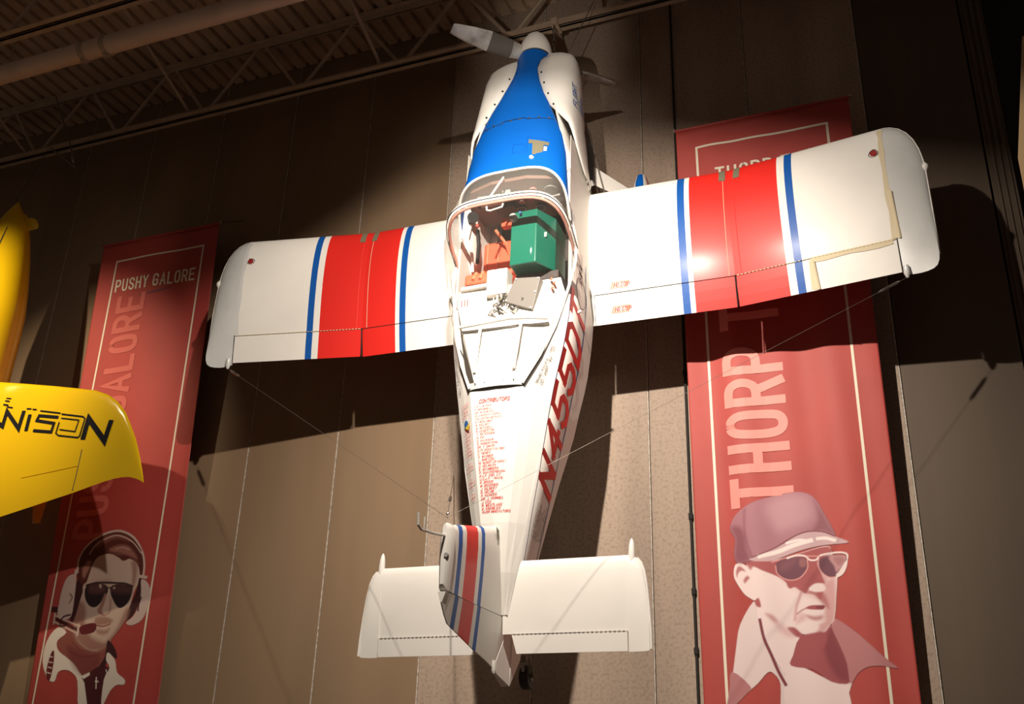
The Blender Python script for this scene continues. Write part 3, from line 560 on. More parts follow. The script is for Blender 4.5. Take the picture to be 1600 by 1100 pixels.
('S','leaf',0.0121,0.003,1,[(0.682,-3.933),(0.744,-3.917),(0.811,-3.925),(0.842,-3.955),(0.889,-3.955),(0.918,-3.925),(0.992,-3.912),(1.065,-3.912),(1.108,-3.928),(1.11,-3.955)]),
('S','leaf',0.0086,0.003,1,[(1.11,-3.954),(1.095,-4.015),(1.064,-4.067),(1.018,-4.09)]),
('S','frame',0.0064,0.003,1,[(0.821,-3.925),(0.914,-3.93)]),
('S','frame',0.0057,0.003,1,[(0.567,-3.959),(0.62,-3.944)])]
def ripL(u, v): return .006*math.sin(u*7+v*.6)+.010*math.exp(-((u-1.5)/.12)**2)
def ripR(u, v): return (.014*math.sin(u*13+1+v*.5)*math.exp(-abs(v+.3)/1.2)+.012*math.sin(u*8.5+.6)+.008*math.sin(u*17+v*.7))*min(1, .25+abs(v)/2) - .02*math.sin(min(1, -v/5)*3.1)*0
BL = Banner('red banner titled PUSHY GALORE with pilot portrait in headset and sunglasses', -8.168, 7.24, -.39, .055, 1.57, 1.54, 5.2, ripL, 'banner_red')
BL.flat('border_line', frame_polys([(.223, -.229), (1.394, -.235), (1.272, -5.15), (.070, -5.15)], .020))
layer_text(BL, 'title_lettering', 'PUSHY GALORE', .128, .021, lambda x, y: (.268+x+y*.0, -.598-x*.021+y), 'banner_cream', 2.4, .86, 'cream title letters', ('PUSHY GALORE', 1.09))
layer_text(BL, 'tall_lettering', 'PUSHY GALORE', .33, .062, lambda x, y: (.590-y+x*.035, -3.30+x), 'banner_word_dim', 2.2, .86, 'pale red sideways letters', ('PUSHY GALORE', 2.69))
BL.flat('smudge_print', [('smear_blue', smooth_closed([(.60, -.700), (.85, -.672), (1.06, -.668), (.85, -.694)]))])
portrait(BL, PORTRAIT_L, 'flat printed portrait of a pilot with headset')
BR = Banner('bright red banner titled THORP with portrait of man in cap and sunglasses', -1.627, 7.287, -.33, .03, 1.513, 1.489, 5.2, ripR, 'banner_red')
BR.flat('border_line', frame_polys([(.180, -.218), (1.313, -.230), (1.300, -5.15), (.172, -5.15)], .021))
layer_text(BR, 'title_lettering', 'THORP T-18', .128, .021, lambda x, y: (.345+x, -.605+x*.02+y), 'banner_cream', 2.4, .86, 'cream title letters', ('THORP ', .565))
layer_text(BR, 'tall_lettering', 'THORP T-18', .41, .072, lambda x, y: (.735-y, -3.50+x), 'banner_word_pink', 1.9, .7, 'pink sideways letters', ('THORP ', 1.49))
portrait(BR, PORTRAIT_R, 'flat printed portrait of a man in a cap')
# ------------------------------------------------------------------ the white airplane (local axes: X right wing, Y nose, Z up / away from the wall)
AM = Matrix(((.99974, -.00594, .02198, -2.75324), (.02221, .04182, -.99888, -.78527), (.00501, .99911, .04194, 6.46742), (0, 0, 0, 1)))
AP = root('small_airplane', None, 'white home-built airplane with red and blue stripes hung nose up', 'airplane', mtx=AM)
# stations: Y, wl, zl (longeron), wb, zb (bottom corner)
FS = [(-3.78, .055, .575, .05, .37), (-3.45, .13, .62, .125, .275), (-3.08, .205, .655, .20, .21), (-2.7, .278, .668, .275, .148), (-2.3, .338, .676, .365, .08), (-2.1, .372, .678, .395, .05),
      (-1.9, .408, .666, .428, .015), (-1.75, .435, .655, .445, -.015), (-1.5, .468, .645, .462, -.05), (-1.22, .478, .622, .474, -.08), (-.8, .472, .606, .452, -.10), (-.65, .468, .606, .447, -.10), (0, .432, .632, .41, -.10), (.42, .345, .635, .36, -.07), (.62, .30, .60, .33, -.03)]
def side(Y, s, off=0.):
    wl, zl, wb, zb = interp(FS, Y); return (wl+(wb-wl)*s+off, Y, zl+(zb-zl)*s)
rings = []
for Y, wl, zl, wb, zb in FS:
    half = [(wl, zl), (wl*.55+wb*.45, zl*.55+zb*.45), (wb, zb+.03), (wb*.93, zb-.005), (wb*.5, zb-.012), (0, zb-.014)]
    pts = half+[(-x, z) for x, z in half[-2::-1]]
    rings.append([(x, Y, z) for x, z in pts])
fus = MB().loft(rings, closed=False).out('fuselage', 'white_paint', AP, smooth=True, solid=.008)
# turtledeck: forward edge follows the canopy, then the flat top narrows to the tail
TD = [(-1.24, .474, .622), (-1.45, .440, .668), (-1.63, .40, .708), (-1.9, .312, .770), (-2.14, .206, .830), (-2.6, .162, .788), (-3.12, .104, .735), (-3.45, .066, .665), (-3.72, .04, .585)]
for s in (-1, 1):
    V = []; F = []
    for Y, wt, zt in TD:
        wl, zl = interp(FS, Y)[:2]
        V += [(s*wl, Y, zl), (s*(wl*.5+wt*.5), Y, zl*.5+zt*.5+.006), (s*wt, Y, zt)]
    for i in range(len(TD)-1):
        for j in (0, 1): F.append((3*i+j, 3*i+j+1, 3*i+j+4, 3*i+j+3))
    mk('deck_side_panel', V, F, 'white_paint', fus, solid=.003)
    # dark canopy gap
    ed = [(s*(wt+.004), Y, zt+.006) for Y, wt, zt in TD[1:5]]
    MB().tube(ed, [.006, .009, .011, .012], 6).out('canopy_seal', 'black_rubber', fus)
V = []; F = []
for Y, wt, zt in TD[4:]: V += [(-wt, Y, zt), (0, Y, zt+.012), (wt, Y, zt)]
for i in range(len(TD)-5):
    for j in (0, 1): F.append((3*i+j, 3*i+j+1, 3*i+j+4, 3*i+j+3))
mk('deck_top_panel', V, F, 'white_paint', fus, solid=.003)
MB().tube([(-.208, -2.142, .832), (0, -2.142, .846), (.208, -2.142, .832)], .007, 6).out('canopy_seal', 'black_rubber', fus)
def ztop(X, Y):
    wt, zt = interp(sorted(TD), Y); return zt+.012*(1-min(1, abs(X)/max(wt, .01)))
def bevel(s, Y, t, off=.006):   # t 0 at longeron .. 1 at the top edge
    wl, zl = interp(FS, Y)[:2]; wt, zt = interp(sorted(TD), Y)
    return (s*(wl+(wt-wl)*t+off*.6), Y, zl+(zt-zl)*t+off+.006*4*t*(1-t))
# ---- cowling
CT = [(-.66, .466, .606, .61), (-.40, .456, .628, .76), (-.22, .446, .634, .826), (0, .430, .636, .785), (.2, .392, .638, .755), (.42, .318, .634, .722), (.58, .262, .615, .690), (.72, .205, .59, .655), (.86, .160, .56, .615), (1.0, .120, .525, .570), (1.12, .102, .495, .530), (1.22, .108, .455, .488), (1.30, .128, .41, .462), (1.385, .15, .31, .452)]
def ctop(X, Y):
    w, ze, zc = interp(CT, Y); u = min(1, abs(X)/w); return ze+(zc-ze)*(1-u**2.6)**.75
WSB = (.466, .219, .606, -.648, 1.96, .575)
def arch(v, n=33):
    a, h, zf, Y0, k, p = v; out = []
    for i in range(n):
        ph = math.pi*i/(n-1); c, s = math.cos(ph), max(0, math.sin(ph)); z = zf+h*s**p
        out.append((a*math.copysign(abs(c)**p, c), Y0+k*(z-zf), z))
    return out
wsb = arch(WSB)
rings = []
for Y, w, ze, zc in CT[2:]:
    rings.append([(w*math.sin(math.pi/2*u), Y, ctop(w*math.sin(math.pi/2*u), Y)) for u in [i/12-1 for i in range(25)]])
ws_ring = []
for i in range(25):
    u = 1-i/24; ph = math.pi*u; a, h, zf, Y0, k, p = WSB; c, s = math.cos(ph), max(0, math.sin(ph)); z = zf+h*s**p
    ws_ring.append((a*math.copysign(abs(c)**p, c), Y0+k*(z-zf)+.004, z))
cowl = MB().loft([ws_ring]+rings[1:], closed=False).out('cowl_top', 'blue_paint', AP, smooth=True, label='blue nose deck')
# rivet seam and taped hatch on the blue deck
MB().tube([(x, .352+(.02 if abs(x) < .1 else 0), ctop(x, .352)+.001) for x in [i*.03-.33 for i in range(23)]], .003, 4).out('deck_seam', 'black_gap', cowl)
for i in range(8):
    x = -.27+i*.08; MB().tube([(x, .362, ctop(x, .362)), (x, .362, ctop(x, .362)+.006)], .008, 8).out('screw_head', 'bare_steel', cowl)
def deck_patch(name, poly, m, lift, parent, label=None):
    q = []
    xs = [p[0] for p in poly]; ys = [p[1] for p in poly]
    n = 8; V = []; F = []
    for j in range(n+1):
        for i in range(n+1):
            u, v = i/n, j/n
            X = (poly[0][0]*(1-u)+poly[1][0]*u)*(1-v)+(poly[3][0]*(1-u)+poly[2][0]*u)*v; Y = (poly[0][1]*(1-u)+poly[1][1]*u)*(1-v)+(poly[3][1]*(1-u)+poly[2][1]*u)*v
            V.append((X, Y, ctop(X, Y)+lift))
    for j in range(n):
        for i in range(n): a = j*(n+1)+i; F.append((a, a+1, a+n+2, a+n+1))
    return mk(name, V, F, m, parent, label=label)
def deck_outline(name, c, m, r):
    P = []
    for a, b in zip(c, c[1:]+c[:1]):
        for i in range(8): t = i/8; X = a[0]+(b[0]-a[0])*t; Y = a[1]+(b[1]-a[1])*t; P.append((X, Y, ctop(X, Y)+.001))
    MB().tube(P, r, 4, close=True).out(name, m, cowl)
deck_patch('duct_tape', [(.150, .105), (.315, .066), (.312, .028), (.150, .062)], 'duct_tape', .004, cowl, 'grey brown tape strip')
deck_patch('duct_tape', [(.185, .056), (.275, .035), (.272, -.085), (.190, -.07)], 'duct_tape', .006, cowl, 'grey brown tape patch')
deck_patch('paper_label', [(.278, .020), (.302, .014), (.300, -.04), (.277, -.034)], 'interior_white', .004, cowl)
deck_outline('hatch_outline', [(.135, .135), (.285, .10), (.30, -.135), (.145, -.135)], 'stripe_blue', .0022)
deck_outline('hatch_outline', [(.02, .075), (.12, .06), (.12, -.035), (.02, -.025)], 'stripe_blue', .0022)
MB().tube([(.19, -.11, ctop(.19, -.11)), (.19, -.11, ctop(.19, -.11)+.022)], [.022, .014], 12).out('fuel_filler', 'interior_white', cowl)
# cheeks
CK = [(1.425, .17, .245, .13), (1.418, .25, .30, .10), (1.39, .32, .36, .06), (1.33, .38, .405, .02), (1.24, .415, .43, -.01), (1.10, .440, .45, -.03), (.92, .452, .455, -.045), (.72, .464, .455, -.05), (.55, .472, .45, -.05), (.42, .480, .44, -.05), (.36, .486, .44, -.05), (.30, .490, .43, -.05), (.22, .494, .42, -.05), (.14, .497, .40, -.04), (.06, .499, .34, -.03), (.0, .500, .28, -.02)]
for s in (-1, 1):
    rings = []
    for Y, we, zw, zb in CK:
        w, ze, zc = interp(CT, min(Y, 1.38))
        if Y > 1.385: w, ze = .135-(Y-1.385)*.3, .34-(Y-1.385)*.8
        if Y < .52:    # open rear edge slants back: upper rim stays near the body line at Y=.52
            w, ze = interp([(0, .488, .30), (.06, .483, .38), (.14, .474, .47), (.22, .462, .525), (.30, .445, .56), (.36, .425, .58), (.42, .375, .605), (.52, .287, .62)], Y)
        R1 = []
        for k in range(9):
            th = math.pi/2*k/8; R1.append((w+(we-w)*math.sin(th)**.62, zw*.78+(ze-zw*.78)*math.cos(th)**.62 if False else (zw-.13)+(ze-(zw-.13))*math.cos(th)**.70))
        for k in range(1, 7):
            th = math.pi/2*k/6; R1.append((we-(we*.62)*(1-math.cos(th))**1.0, (zw-.13)+(zb-(zw-.13))*math.sin(th)))
        rings.append([(s*x, Y, z) for x, z in R1])
    ck = MB().loft(rings, closed=False).out('cowl_cheek', 'white_paint', AP, smooth=True, solid=.012)
    if s < 0: ck.modifiers['s'].offset = 1 if False else -1
    MB().box((.37 if s > 0 else -.47, .06, -.02), (.47 if s > 0 else -.37, .50, .26)).out('exhaust_shadow_box', 'cheek_shade', AP, label='dark box standing in for shade behind the cheek')  # dark filler painted as the shade inside the cheek opening
    for Y, t in ((1.02, .1), (.86, .12), (.70, .1), (.55, .1)):
        w, ze, zc = interp(CT, Y); MB().tube([(s*(w+.03), Y, ze-.004), (s*(w+.034), Y, ze+.008)], .008, 8).out('fastener', 'black_gap', ck)
MB().loft([[(x, 1.40, .29+z) for x, z in [(.150*math.cos(a), .135*math.sin(a)) for a in [i*math.pi/8 for i in range(16)]]], [(x, .60, .27+z) for x, z in [(.30*math.cos(a), .22*math.sin(a)) for a in [i*math.pi/8 for i in range(16)]]]]).out('nose_bowl', 'white_paint', AP, smooth=True)
# ---- spinner and propeller
HUB = Vector((0, 1.43, .291))
rings = []
for i in range(13):
    t = i/12; y = 1.405+.318*t; r = .158*(1-t**2.1)**.62+.0005; rings.append([(r*math.cos(a), y, HUB.z+r*math.sin(a)) for a in [2*math.pi*k/28 for k in range(28)]])
MB().loft(rings).out('spinner', 'white_paint', AP, smooth=True)
MB().tube([(0, 1.388, HUB.z), (0, 1.408, HUB.z)], .150, 28).out('spinner_gap', 'black_gap', AP)
TH = .778
for s in (1, -1):
    rings = []; rad = [.10, .15, .20, .24, .245, .46, .5, .62, .72, .79, .825]; ch = [.12, .13, .145, .155, .165, .185, .185, .168, .142, .118, .100]; tw = [62, 58, 54, 50, 50, 40, 30, 24, 20, 18, 17]
    d = Vector((-math.cos(TH), 0, math.sin(TH)))*s; e = Vector((math.sin(TH), 0, math.cos(TH)))*s
    for r_, c, w in zip(rad, ch, tw):
        w = math.radians(w); cv = e*math.cos(w)+Vector((0, 1, 0))*math.sin(w); nv = d.cross(cv)
        t = .12*c if r_ > .3 else .3*c
        rings.append([HUB+d*r_+cv*(c/2)*math.cos(a)+nv*t*math.sin(a) for a in [2*math.pi*k/14 for k in range(14)]])
    bl = MB().loft(rings[4:], mfun=lambda i, j: 1 if i < 1 else 0).out('propeller_blade', ['prop_metal', 'prop_dark'], AP, smooth=True)
    MB().loft(rings[:5]).out('blade_cuff', 'prop_metal', bl, smooth=True)
# ---- canopy
BOW = (.503, .447, .562, -.881, .626, .525)
bow = arch(BOW)
MBw = MB().loft([wsb, [tuple((Vector(a)*.5+Vector(b_)*.5)+Vector((0, 0, .012))) for a, b_ in zip(wsb, bow)], bow], closed=False)
wsg = MBw.out('windshield_glass', 'windshield_glass', AP, smooth=True, label='clear windshield')
MB().tube(wsb, .011, 8).out('windshield_trim', 'white_paint', wsg, smooth=True)
CS = [BOW, (.518, .435, .60, -1.02, .50, .53), (.478, .395, .630, -1.25, .36, .55), (.440, .325, .670, -1.45, .25, .58), (.40, .255, .710, -1.63, .16, .62), (.312, .150, .772, -1.90, .06, .70), (.205, .030, .834, -2.135, .0, .8)]
cano = MB().loft([arch(c) for c in CS], closed=False).out('canopy_glass', 'canopy_glass', AP, smooth=True, label='clear sliding canopy')
q = MB(); b0 = [Vector(p) for p in bow]; cen = Vector((0, -.75, .7))
rg = []
for dy, sc in ((.018, 1.004), (.018, 1.018), (-.022, 1.018), (-.022, 1.004)): rg.append([tuple(cen+(p-cen)*sc+Vector((0, dy, 0))) for p in b0])
q.loft(rg+[rg[0]], closed=False); q.out('canopy_bow', 'white_paint', cano, smooth=False)
MB().tube([tuple(cen+(p-cen)*.975+Vector((0, -.03, 0))) for p in b0], .012, 8).out('bow_tube', 'tube_pink', cano, smooth=True)
MB().tube([tuple(cen+(p-cen)*1.03+Vector((0, -.004, 0))) for p in b0], .0035, 4).out('bow_gap_line', 'black_gap', cano)
for s in (-1, 1):
    MB().tube([(s*a, Y, z+.006) for (a, h, z, Y, k, p) in CS], [.012, .012, .012, .012, .013, .013, .013], 6).out('canopy_rail', 'white_paint', cano, smooth=True)
V = []; F = []
for (a, h, z, Y, k, p) in ((.232, 0, .823, -2.085, 0, 0), (.206, 0, .834, -2.14, 0, 0)):
    V += [(a*u, Y, z+.028*(1-u*u)+.004) for u in [i/8-1 for i in range(17)]]
for i in range(16): F.append((i, i+1, i+18, i+17))
cf = mk('rear_frame', V, F, 'white_paint', cano)
for i in range(5): x = -.16+i*.075; MB().tube([(x, -2.10, .842), (x, -2.10, .857)], .005, 6).out('screw_head', 'black_gap', cf)
MB().tube([(-.09, -.66, 1.0), (-.09, -.69, .99), (-.06, -.70, .99), (.04, -.69, 1.0), (.05, -.665, 1.005)], .008, 6).out('canopy_handle', 'interior_white', cano, smooth=True)
MB().tube([(-.03, -.28, .83), (-.10, -.56, .95)], .009, 6).out('centre_strut', 'interior_white', wsg)
# ---- cockpit
inn = MB()
inn.box((-.44, -1.12, -.02), (.44, .30, .0)).out('cockpit_floor', 'cockpit_dark', AP)
# instrument panel
pan = MB().prism([(-.43, .22), (.43, .22), (.435, .60), (.36, .72), (.15, .79), (-.15, .79), (-.36, .72), (-.435, .60)], lambda x, z: (x, -.30, z), lambda x, z: (x, -.27, z)).out('instrument_panel', 'panel_brown', AP)
gs = [(.30, .62, .052, 'gauge_black'), (.16, .65, .03, 'gauge_red'), (.09, .62, .032, 'gauge_red'), (.10, .53, .026, 'gauge_red'), (.02, .52, .022, 'gauge_red'), (.24, .50, .04, 'gauge_black'), (.34, .47, .03, 'radio_grey'), (-.33, .56, .04, 'gauge_black'), (-.02, .42, .036, 'gauge_black'), (.14, .40, .038, 'gauge_black')]
for x, z, r_, m in gs:
    g = MB().tube([(x, -.30, z), (x, -.325, z)], r_, 16).out('gauge', m, pan)
    MB().tube([(x+r_*math.cos(a), -.325, z+r_*math.sin(a)) for a in [k*math.pi/8 for k in range(16)]], .004, 5, close=True).out('bezel', 'radio_grey', g)
for x0, x1, z0, z1, m in ((-.32, -.12, .56, .67, 'radio_grey'), (-.09, -.02, .60, .70, 'radio_grey'), (-.22, -.05, .44, .52, 'cockpit_dark'), (.20, .36, .54, .56, 'radio_grey')):
    MB().box((x0, -.35, z0), (x1, -.30, z1)).out('radio', m, pan, bevel=.004)
q_, w_ = text_quads('NO SMOKING', .014, .002, .1); quads_mesh('placard_lettering', q_, lambda x, y: (.26+x, -.3015, .66+y-.22), 'ink_black', pan)
for s in (-1, 1):
    mk('cockpit_wall', [(s*.455, .2, 0), (s*.455, .2, .60), (s*.462, -1.3, .62), (s*.462, -1.3, 0)], [(0, 1, 2, 3)], 'interior_white' if s < 0 else 'interior_white', AP, solid=.004)
# seat
st = MB().box((-.40, -.93, .12), (-.12, -.52, .30)).out('seat_cushion', 'seat_orange', AP, bevel=.03, label='orange red seat cushion')
for x in (-.355, -.26): MB().tube([(x, -.53, .302), (x, -.92, .302)], .006, 5).out('piping', 'seat_piping', st)
bk = MB().prism([(-.93, .18), (-.86, .20), (-1.0, .60), (-1.10, .60), (-1.04, .18)], lambda y, z: (-.42, y, z), lambda y, z: (-.10, y, z)).out('seat_back', 'seat_orange', AP, bevel=.02)
for x in (-.36, -.30, -.22, -.16): MB().tube([(x, -.90, .40), (x+.03, -.98, .57), (x+.02, -1.06, .61)], .014, 6).out('harness_strap', 'seat_piping', bk)
MB().tube([(-.24, -.50, .44), (-.17, -.60, .36), (-.14, -.75, .22)], .013, 8).out('control_stick', 'seat_piping', AP)
# green fuel tank on the right seat
TK = [(.0, .30), (.02, .74), (.235, .745), (.335, .56), (.335, .30)]
q = MB(); n = len(TK)
fr = [(x, -.575, z) for x, z in TK]; bkp = [(x, -1.065+(.0 if z > .5 else .03), z) for x, z in TK]
q.loft([fr, bkp]); tank = q.out('fuel_tank', 'tank_green', AP, bevel=.008, label='green metal ferry fuel tank')
MB().tube([(.045, -.64, .74), (.045, -.64, .785)], [.036, .030], 14).out('filler_cap', 'radio_grey', tank)
MB().tube([(.105, -.61, .74), (.105, -.61, .78)], .010, 8).out('vent_fitting', 'ink_blue', tank)
MB().box((.268, -.80, .665), (.294, -.76, .668)).out('tank_label', 'interior_white', tank)
MB().box((.02, -1.13, .28), (.37, -1.066, .58)).out('tank_shelf', 'cockpit_dark', AP)
# left sidewall gear
MB().tube([(-.425, -.40, .52), (-.395, -.42, .56)], .048, 14).out('air_vent', 'gauge_black', AP)
MB().tube([(-.44, -.45, .50), (-.45, -.6, .52), (-.43, -.72, .45), (-.44, -.85, .40)], .012, 6).out('sidewall_hose', 'interior_white', AP)
MB().tube([(-.41, -.46, .42), (-.40, -.60, .40), (-.42, -.75, .36)], .018, 6).out('throttle_quadrant', 'gauge_black', AP)
MB().tube([(-.375, -.47, .49), (-.375, -.475, .515)], .014, 8).out('red_knob', 'gauge_red', AP)
MB().box((-.22, -.42, .30), (-.08, -.34, .36)).out('map_pocket', 'seat_orange', AP)
# rear shelf, boxes and wiring
sh = MB().prism([(-.455, -1.16), (.40, -1.16), (.44, -1.3), (.37, -1.62), (.19, -2.08), (-.19, -2.08), (-.37, -1.62), (-.45, -1.3)], lambda x, y: (x, y, .60+.17*max(0, min(1, (-y-1.5)/.58))), lambda x, y: (x, y, .615+.17*max(0, min(1, (-y-1.5)/.58)))).out('rear_shelf', 'interior_white', AP)
MB().tube([(-.42, -1.15, .63), (-.16, -1.15, .64)], .020, 8).out('shelf_roll', 'interior_white', sh)
for k in range(3):
    x = -.42+k*.025; MB().tube([(x, -1.24, .617), (x+.004, -1.30, .617)], .005, 5).out('red_clip', 'ink_red', sh)
wb = MB().box((-.19, -1.262, .55), (-.022, -1.035, .675)).out('white_equipment_box', 'interior_white', AP, bevel=.004)
for x, y in ((-.175, -1.05), (-.04, -1.05), (-.175, -1.245), (-.04, -1.245)): MB().tube([(x, y, .675), (x, y, .680)], .005, 6).out('screw_head', 'radio_grey', wb)
gp = [(.052, -1.150), (.262, -1.172), (.205, -1.455), (-.028, -1.350)]
gb = MB().prism(gp, lambda x, y: (x, y, .60), lambda x, y: (x, y, .690)).out('grey_equipment_box', 'box_grey', AP, bevel=.006)
for x, y in ((.065, -1.165), (.245, -1.185), (.190, -1.435), (-.01, -1.345), (.225, -1.30)): MB().tube([(x, y, .690), (x, y, .698)], .007, 6).out('screw_head', 'interior_white', gb)
rr = random.Random(3)
for k in range(9):
    x, y = -.13+k*.03, -1.40+rr.uniform(-.03, .03); P = [(x, y+.13, .66)]
    for j in range(4): P.append((x+rr.uniform(-.05, .05), y+.06-.035*j, .65+rr.uniform(0, .05)))
    MB().tube(P, .005+.004*rr.random(), 5).out('wire_bundle', rr.choice(['radio_grey', 'interior_white', 'gauge_black', 'bare_steel']), AP)
MB().tube([(.02, -1.40, .66), (.06, -1.44, .68)], .016, 8).out('connector', 'bare_steel', AP); MB().tube([(-.06, -1.30, .66), (-.06, -1.34, .69)], .014, 8).out('connector', 'duct_tape', AP)
MB().tube([(-.38, -1.54, .72), (-.2, -1.545, .745), (.05, -1.54, .76), (.2, -1.55, .75), (.34, -1.56, .72)], .014, 8).out('cross_tube', 'interior_white', AP, smooth=True)
MB().tube([(-.38, -1.56, .68), (.05, -1.58, .70), (.34, -1.58, .68)], .008, 6).out('cross_tube', 'radio_grey', AP)
for x0, x1 in ((-.195, -.205), (.135, .105)):
    MB().tube([(x0, -1.57, .735), (x1, -1.97, .775)], .013, 4).out('shelf_rib', 'interior_white', AP)
for x, y in ((.33, -1.18), (.355, -1.22), (.34, -1.26)): MB().tube([(x, y, .64), (x+.02, y-.02, .68)], .010, 6).out('rail_bracket', 'seat_piping', AP)
# ---- wings
FOLD, TIPB, DIH, CH = 1.649, 2.871, .160, 1.27
def foil(c, up):
    t, m, p = .125, .022, .4
    yt = 5*t*(.2969*math.sqrt(c)-.126*c-.3516*c*c+.2843*c**3-.1036*c**4)
    yc = m/p**2*(2*p*c-c*c) if c < p else m/(1-p)**2*((1-2*p)+2*p*c-c*c)
    return ((yc+yt if up else yc-yt)-.024*c)*CH
def wpos(s, b, y, z):
    d = max(0, b-FOLD); return (s*(min(b, FOLD)+d*math.cos(DIH)-(z*math.sin(DIH) if d > 0 else 0)), y, d*math.sin(DIH)+z)
cs = [0, .004, .012, .03, .06, .10, .16, .24, .33, .43, .53, .63, .72, .80]
def band(b): return 1 if 1.32 < b < 2.055 else (2 if (1.22 < b < 1.28 or 2.115 < b < 2.175) else 0)
WM = ['white_paint', 'red_paint', 'stripe_blue']
def wz(b, y): return foil(min(1, max(0, -y/CH)), True)
for s in (-1, 1):
    bs = [.36, .6, .9, 1.22, 1.28, 1.32, 1.5, 1.648, 1.651, 1.8, 2.055, 2.115, 2.175, 2.4, 2.65, 2.871]
    rings = []
    for b in bs:
        R1 = [wpos(s, b, -c*CH, foil(c, True)) for c in reversed(cs)]+[wpos(s, b, -c*CH, foil(c, False)) for c in cs[1:]]
        rings.append(R1)
    wing = MB().loft(rings, mfun=lambda i, j: band((bs[i]+bs[i+1])/2)).out('wing', WM, AP, smooth=True)
    def control(name, b0, b1, defl, label=None):
        bb = sorted({b0, b1, *[x for x in bs if b0 < x < b1]}); rings = []
        hy, hz = -.806*CH, foil(.806, True)
        for b in bb:
            R1 = []
            for c, up in [(.806, True), (.87, True), (.94, True), (1.0, True), (.94, False), (.87, False), (.806, False)]:
                y, z = -c*CH-hy, foil(c, up)-hz; R1.append(wpos(s, b, hy+y*math.cos(defl)+z*math.sin(defl), hz+z*math.cos(defl)-y*math.sin(defl)*-1 if False else hz+z-math.tan(defl)*y))
            rings.append(R1)
        return MB().loft(rings, mfun=lambda i, j: band((bb[i]+bb[i+1])/2)).out(name, WM, wing, smooth=False, label=label)
    flap = control('flap', .50, 1.640, -.01)
    ail = control('aileron', 1.656, 2.866, .05 if s < 0 else .01)
    MB().tube([wpos(s, b, -.803*CH, foil(.803, True)-.001) for b in (.5, 1.0, 1.64)], .0035, 4).out('flap_gap_line', 'black_gap', wing)
    # piano hinge of the aileron
    for k in range(40):
        b0 = 1.665+k*.03
        if b0 > 2.85: break
        MB().tube([wpos(s, b0, -.803*CH, foil(.803, True)+.003), wpos(s, b0+.018, -.803*CH, foil(.803, True)+.003)], .0045, 5).out('hinge_knuckle', 'masking_tape', ail)
    # root fairing behind the flap
    MB().loft([[wpos(s, b, -c*CH, foil(c, u)) for c, u in ((.80, True), (.9, True), (1, True), (.9, False), (.80, False))] for b in (.36, .495)]).out('root_fairing', 'white_paint', wing)
    # skin seams beside the fold and tape at the leading edge
    for b in (1.60, 1.702):
        MB().tube([wpos(s, b, -c*CH, foil(c, True)+.0005) for c in cs[2:]], .0022, 4).out('fold_seam_line', 'masking_tape' if b < 1.65 else 'ink_red', wing)
        V = []; F = []
        for j, c in enumerate((.0, .004, .012, .03, .065, .11)):
            for db in (-.026, .026): V.append(wpos(s, b+db+(.02 if b > 1.65 else -.006), -c*CH, foil(c, True)+.003))
        for j in range(5): F.append((2*j, 2*j+1, 2*j+3, 2*j+2))
        mk('duct_tape', V, F, 'duct_tape', wing, label='grey brown tape tab')
    MB().tube([wpos(s, 1.648, -.80*CH, .03), wpos(s, 1.648, -CH, -.02)], .006, 4).out('fold_gap_line', 'black_gap', wing)
    # tip
    TP = [(2.873, 0, -1.285, 1.0), (2.93, -.012, -1.305, .92), (2.99, -.045, -1.31, .80), (3.04, -.10, -1.308, .66), (3.08, -.175, -1.30, .52), (3.11, -.27, -1.28, .36), (3.128, -.38, -1.24, .20), (3.134, -.46, -1.19, .06)]
    rings = []
    for b, l, t, f in TP:
        c0 = l-t; R1 = []
        for c in reversed(cs+[.9, 1.0]): R1.append(wpos(s, b, l-c*c0, foil(c, True)*f*(c0/CH)))
        for c in (cs+[.9])[1:]: R1.append(wpos(s, b, l-c*c0, foil(c, False)*f*(c0/CH)))
        rings.append(R1)
    tip = MB().loft(rings).out('wing_tip', 'tip_resin', wing, smooth=True, label='translucent grey white wing tip')
    MB().tube([wpos(s, b, l, .0) for b, l, t, f in TP]+[wpos(s, 3.136, -.8, .0), wpos(s, 3.134, -1.19, -.02)], .007, 6).out('tip_edge_bead', 'white_paint', tip, smooth=True)
    rings = [[wpos(s, 3.13+.035*math.sin(a)*k, -.44+.055*math.cos(a) , .02*0+zz) for zz in (-.012*k, .012*k)] for k in (1,) for a in [i*math.pi/8 for i in range(9)]]
    R2 = []
    for i in range(7):
        t = i/6*math.pi; r_ = .026*math.sin(t)+.001; y = -.40-.09*i/6
        R2.append([wpos(s, 3.135+r_*math.cos(a), y, r_*math.sin(a)) for a in [2*math.pi*k/10 for k in range(10)]])
    MB().loft(R2).out('position_light', 'white_paint', tip, smooth=True, label='white wing tip light')
    # tip seam tape
    V = []; F = []
    for j, c in enumerate(cs[3:]+[.803]):
        wv = .022+.006*math.sin(j*2.1)
        for db in (-wv, wv*.6): V.append(wpos(s, 2.862+db, -c*CH, foil(c, True)+.0025))
    for j in range(len(V)//2-1): F.append((2*j, 2*j+1, 2*j+3, 2*j+2))
    mk('seam_tape', V, F, 'masking_tape' if s > 0 else 'tip_resin', wing, label='yellowed seam tape')
    MB().tube([wpos(s, 2.870, -.80*CH, .03), wpos(s, 2.870, -1.275, -.02)], .004, 4).out('aileron_gap_line', 'black_gap', wing)
    # fuel cap
    fc = MB().tube([wpos(s, 2.80, -.275, wz(2.8, -.275)), wpos(s, 2.80, -.275, wz(2.8, -.275)+.008)], .026, 14).out('fuel_cap', 'lens_red', wing, label='weathered red fuel cap')
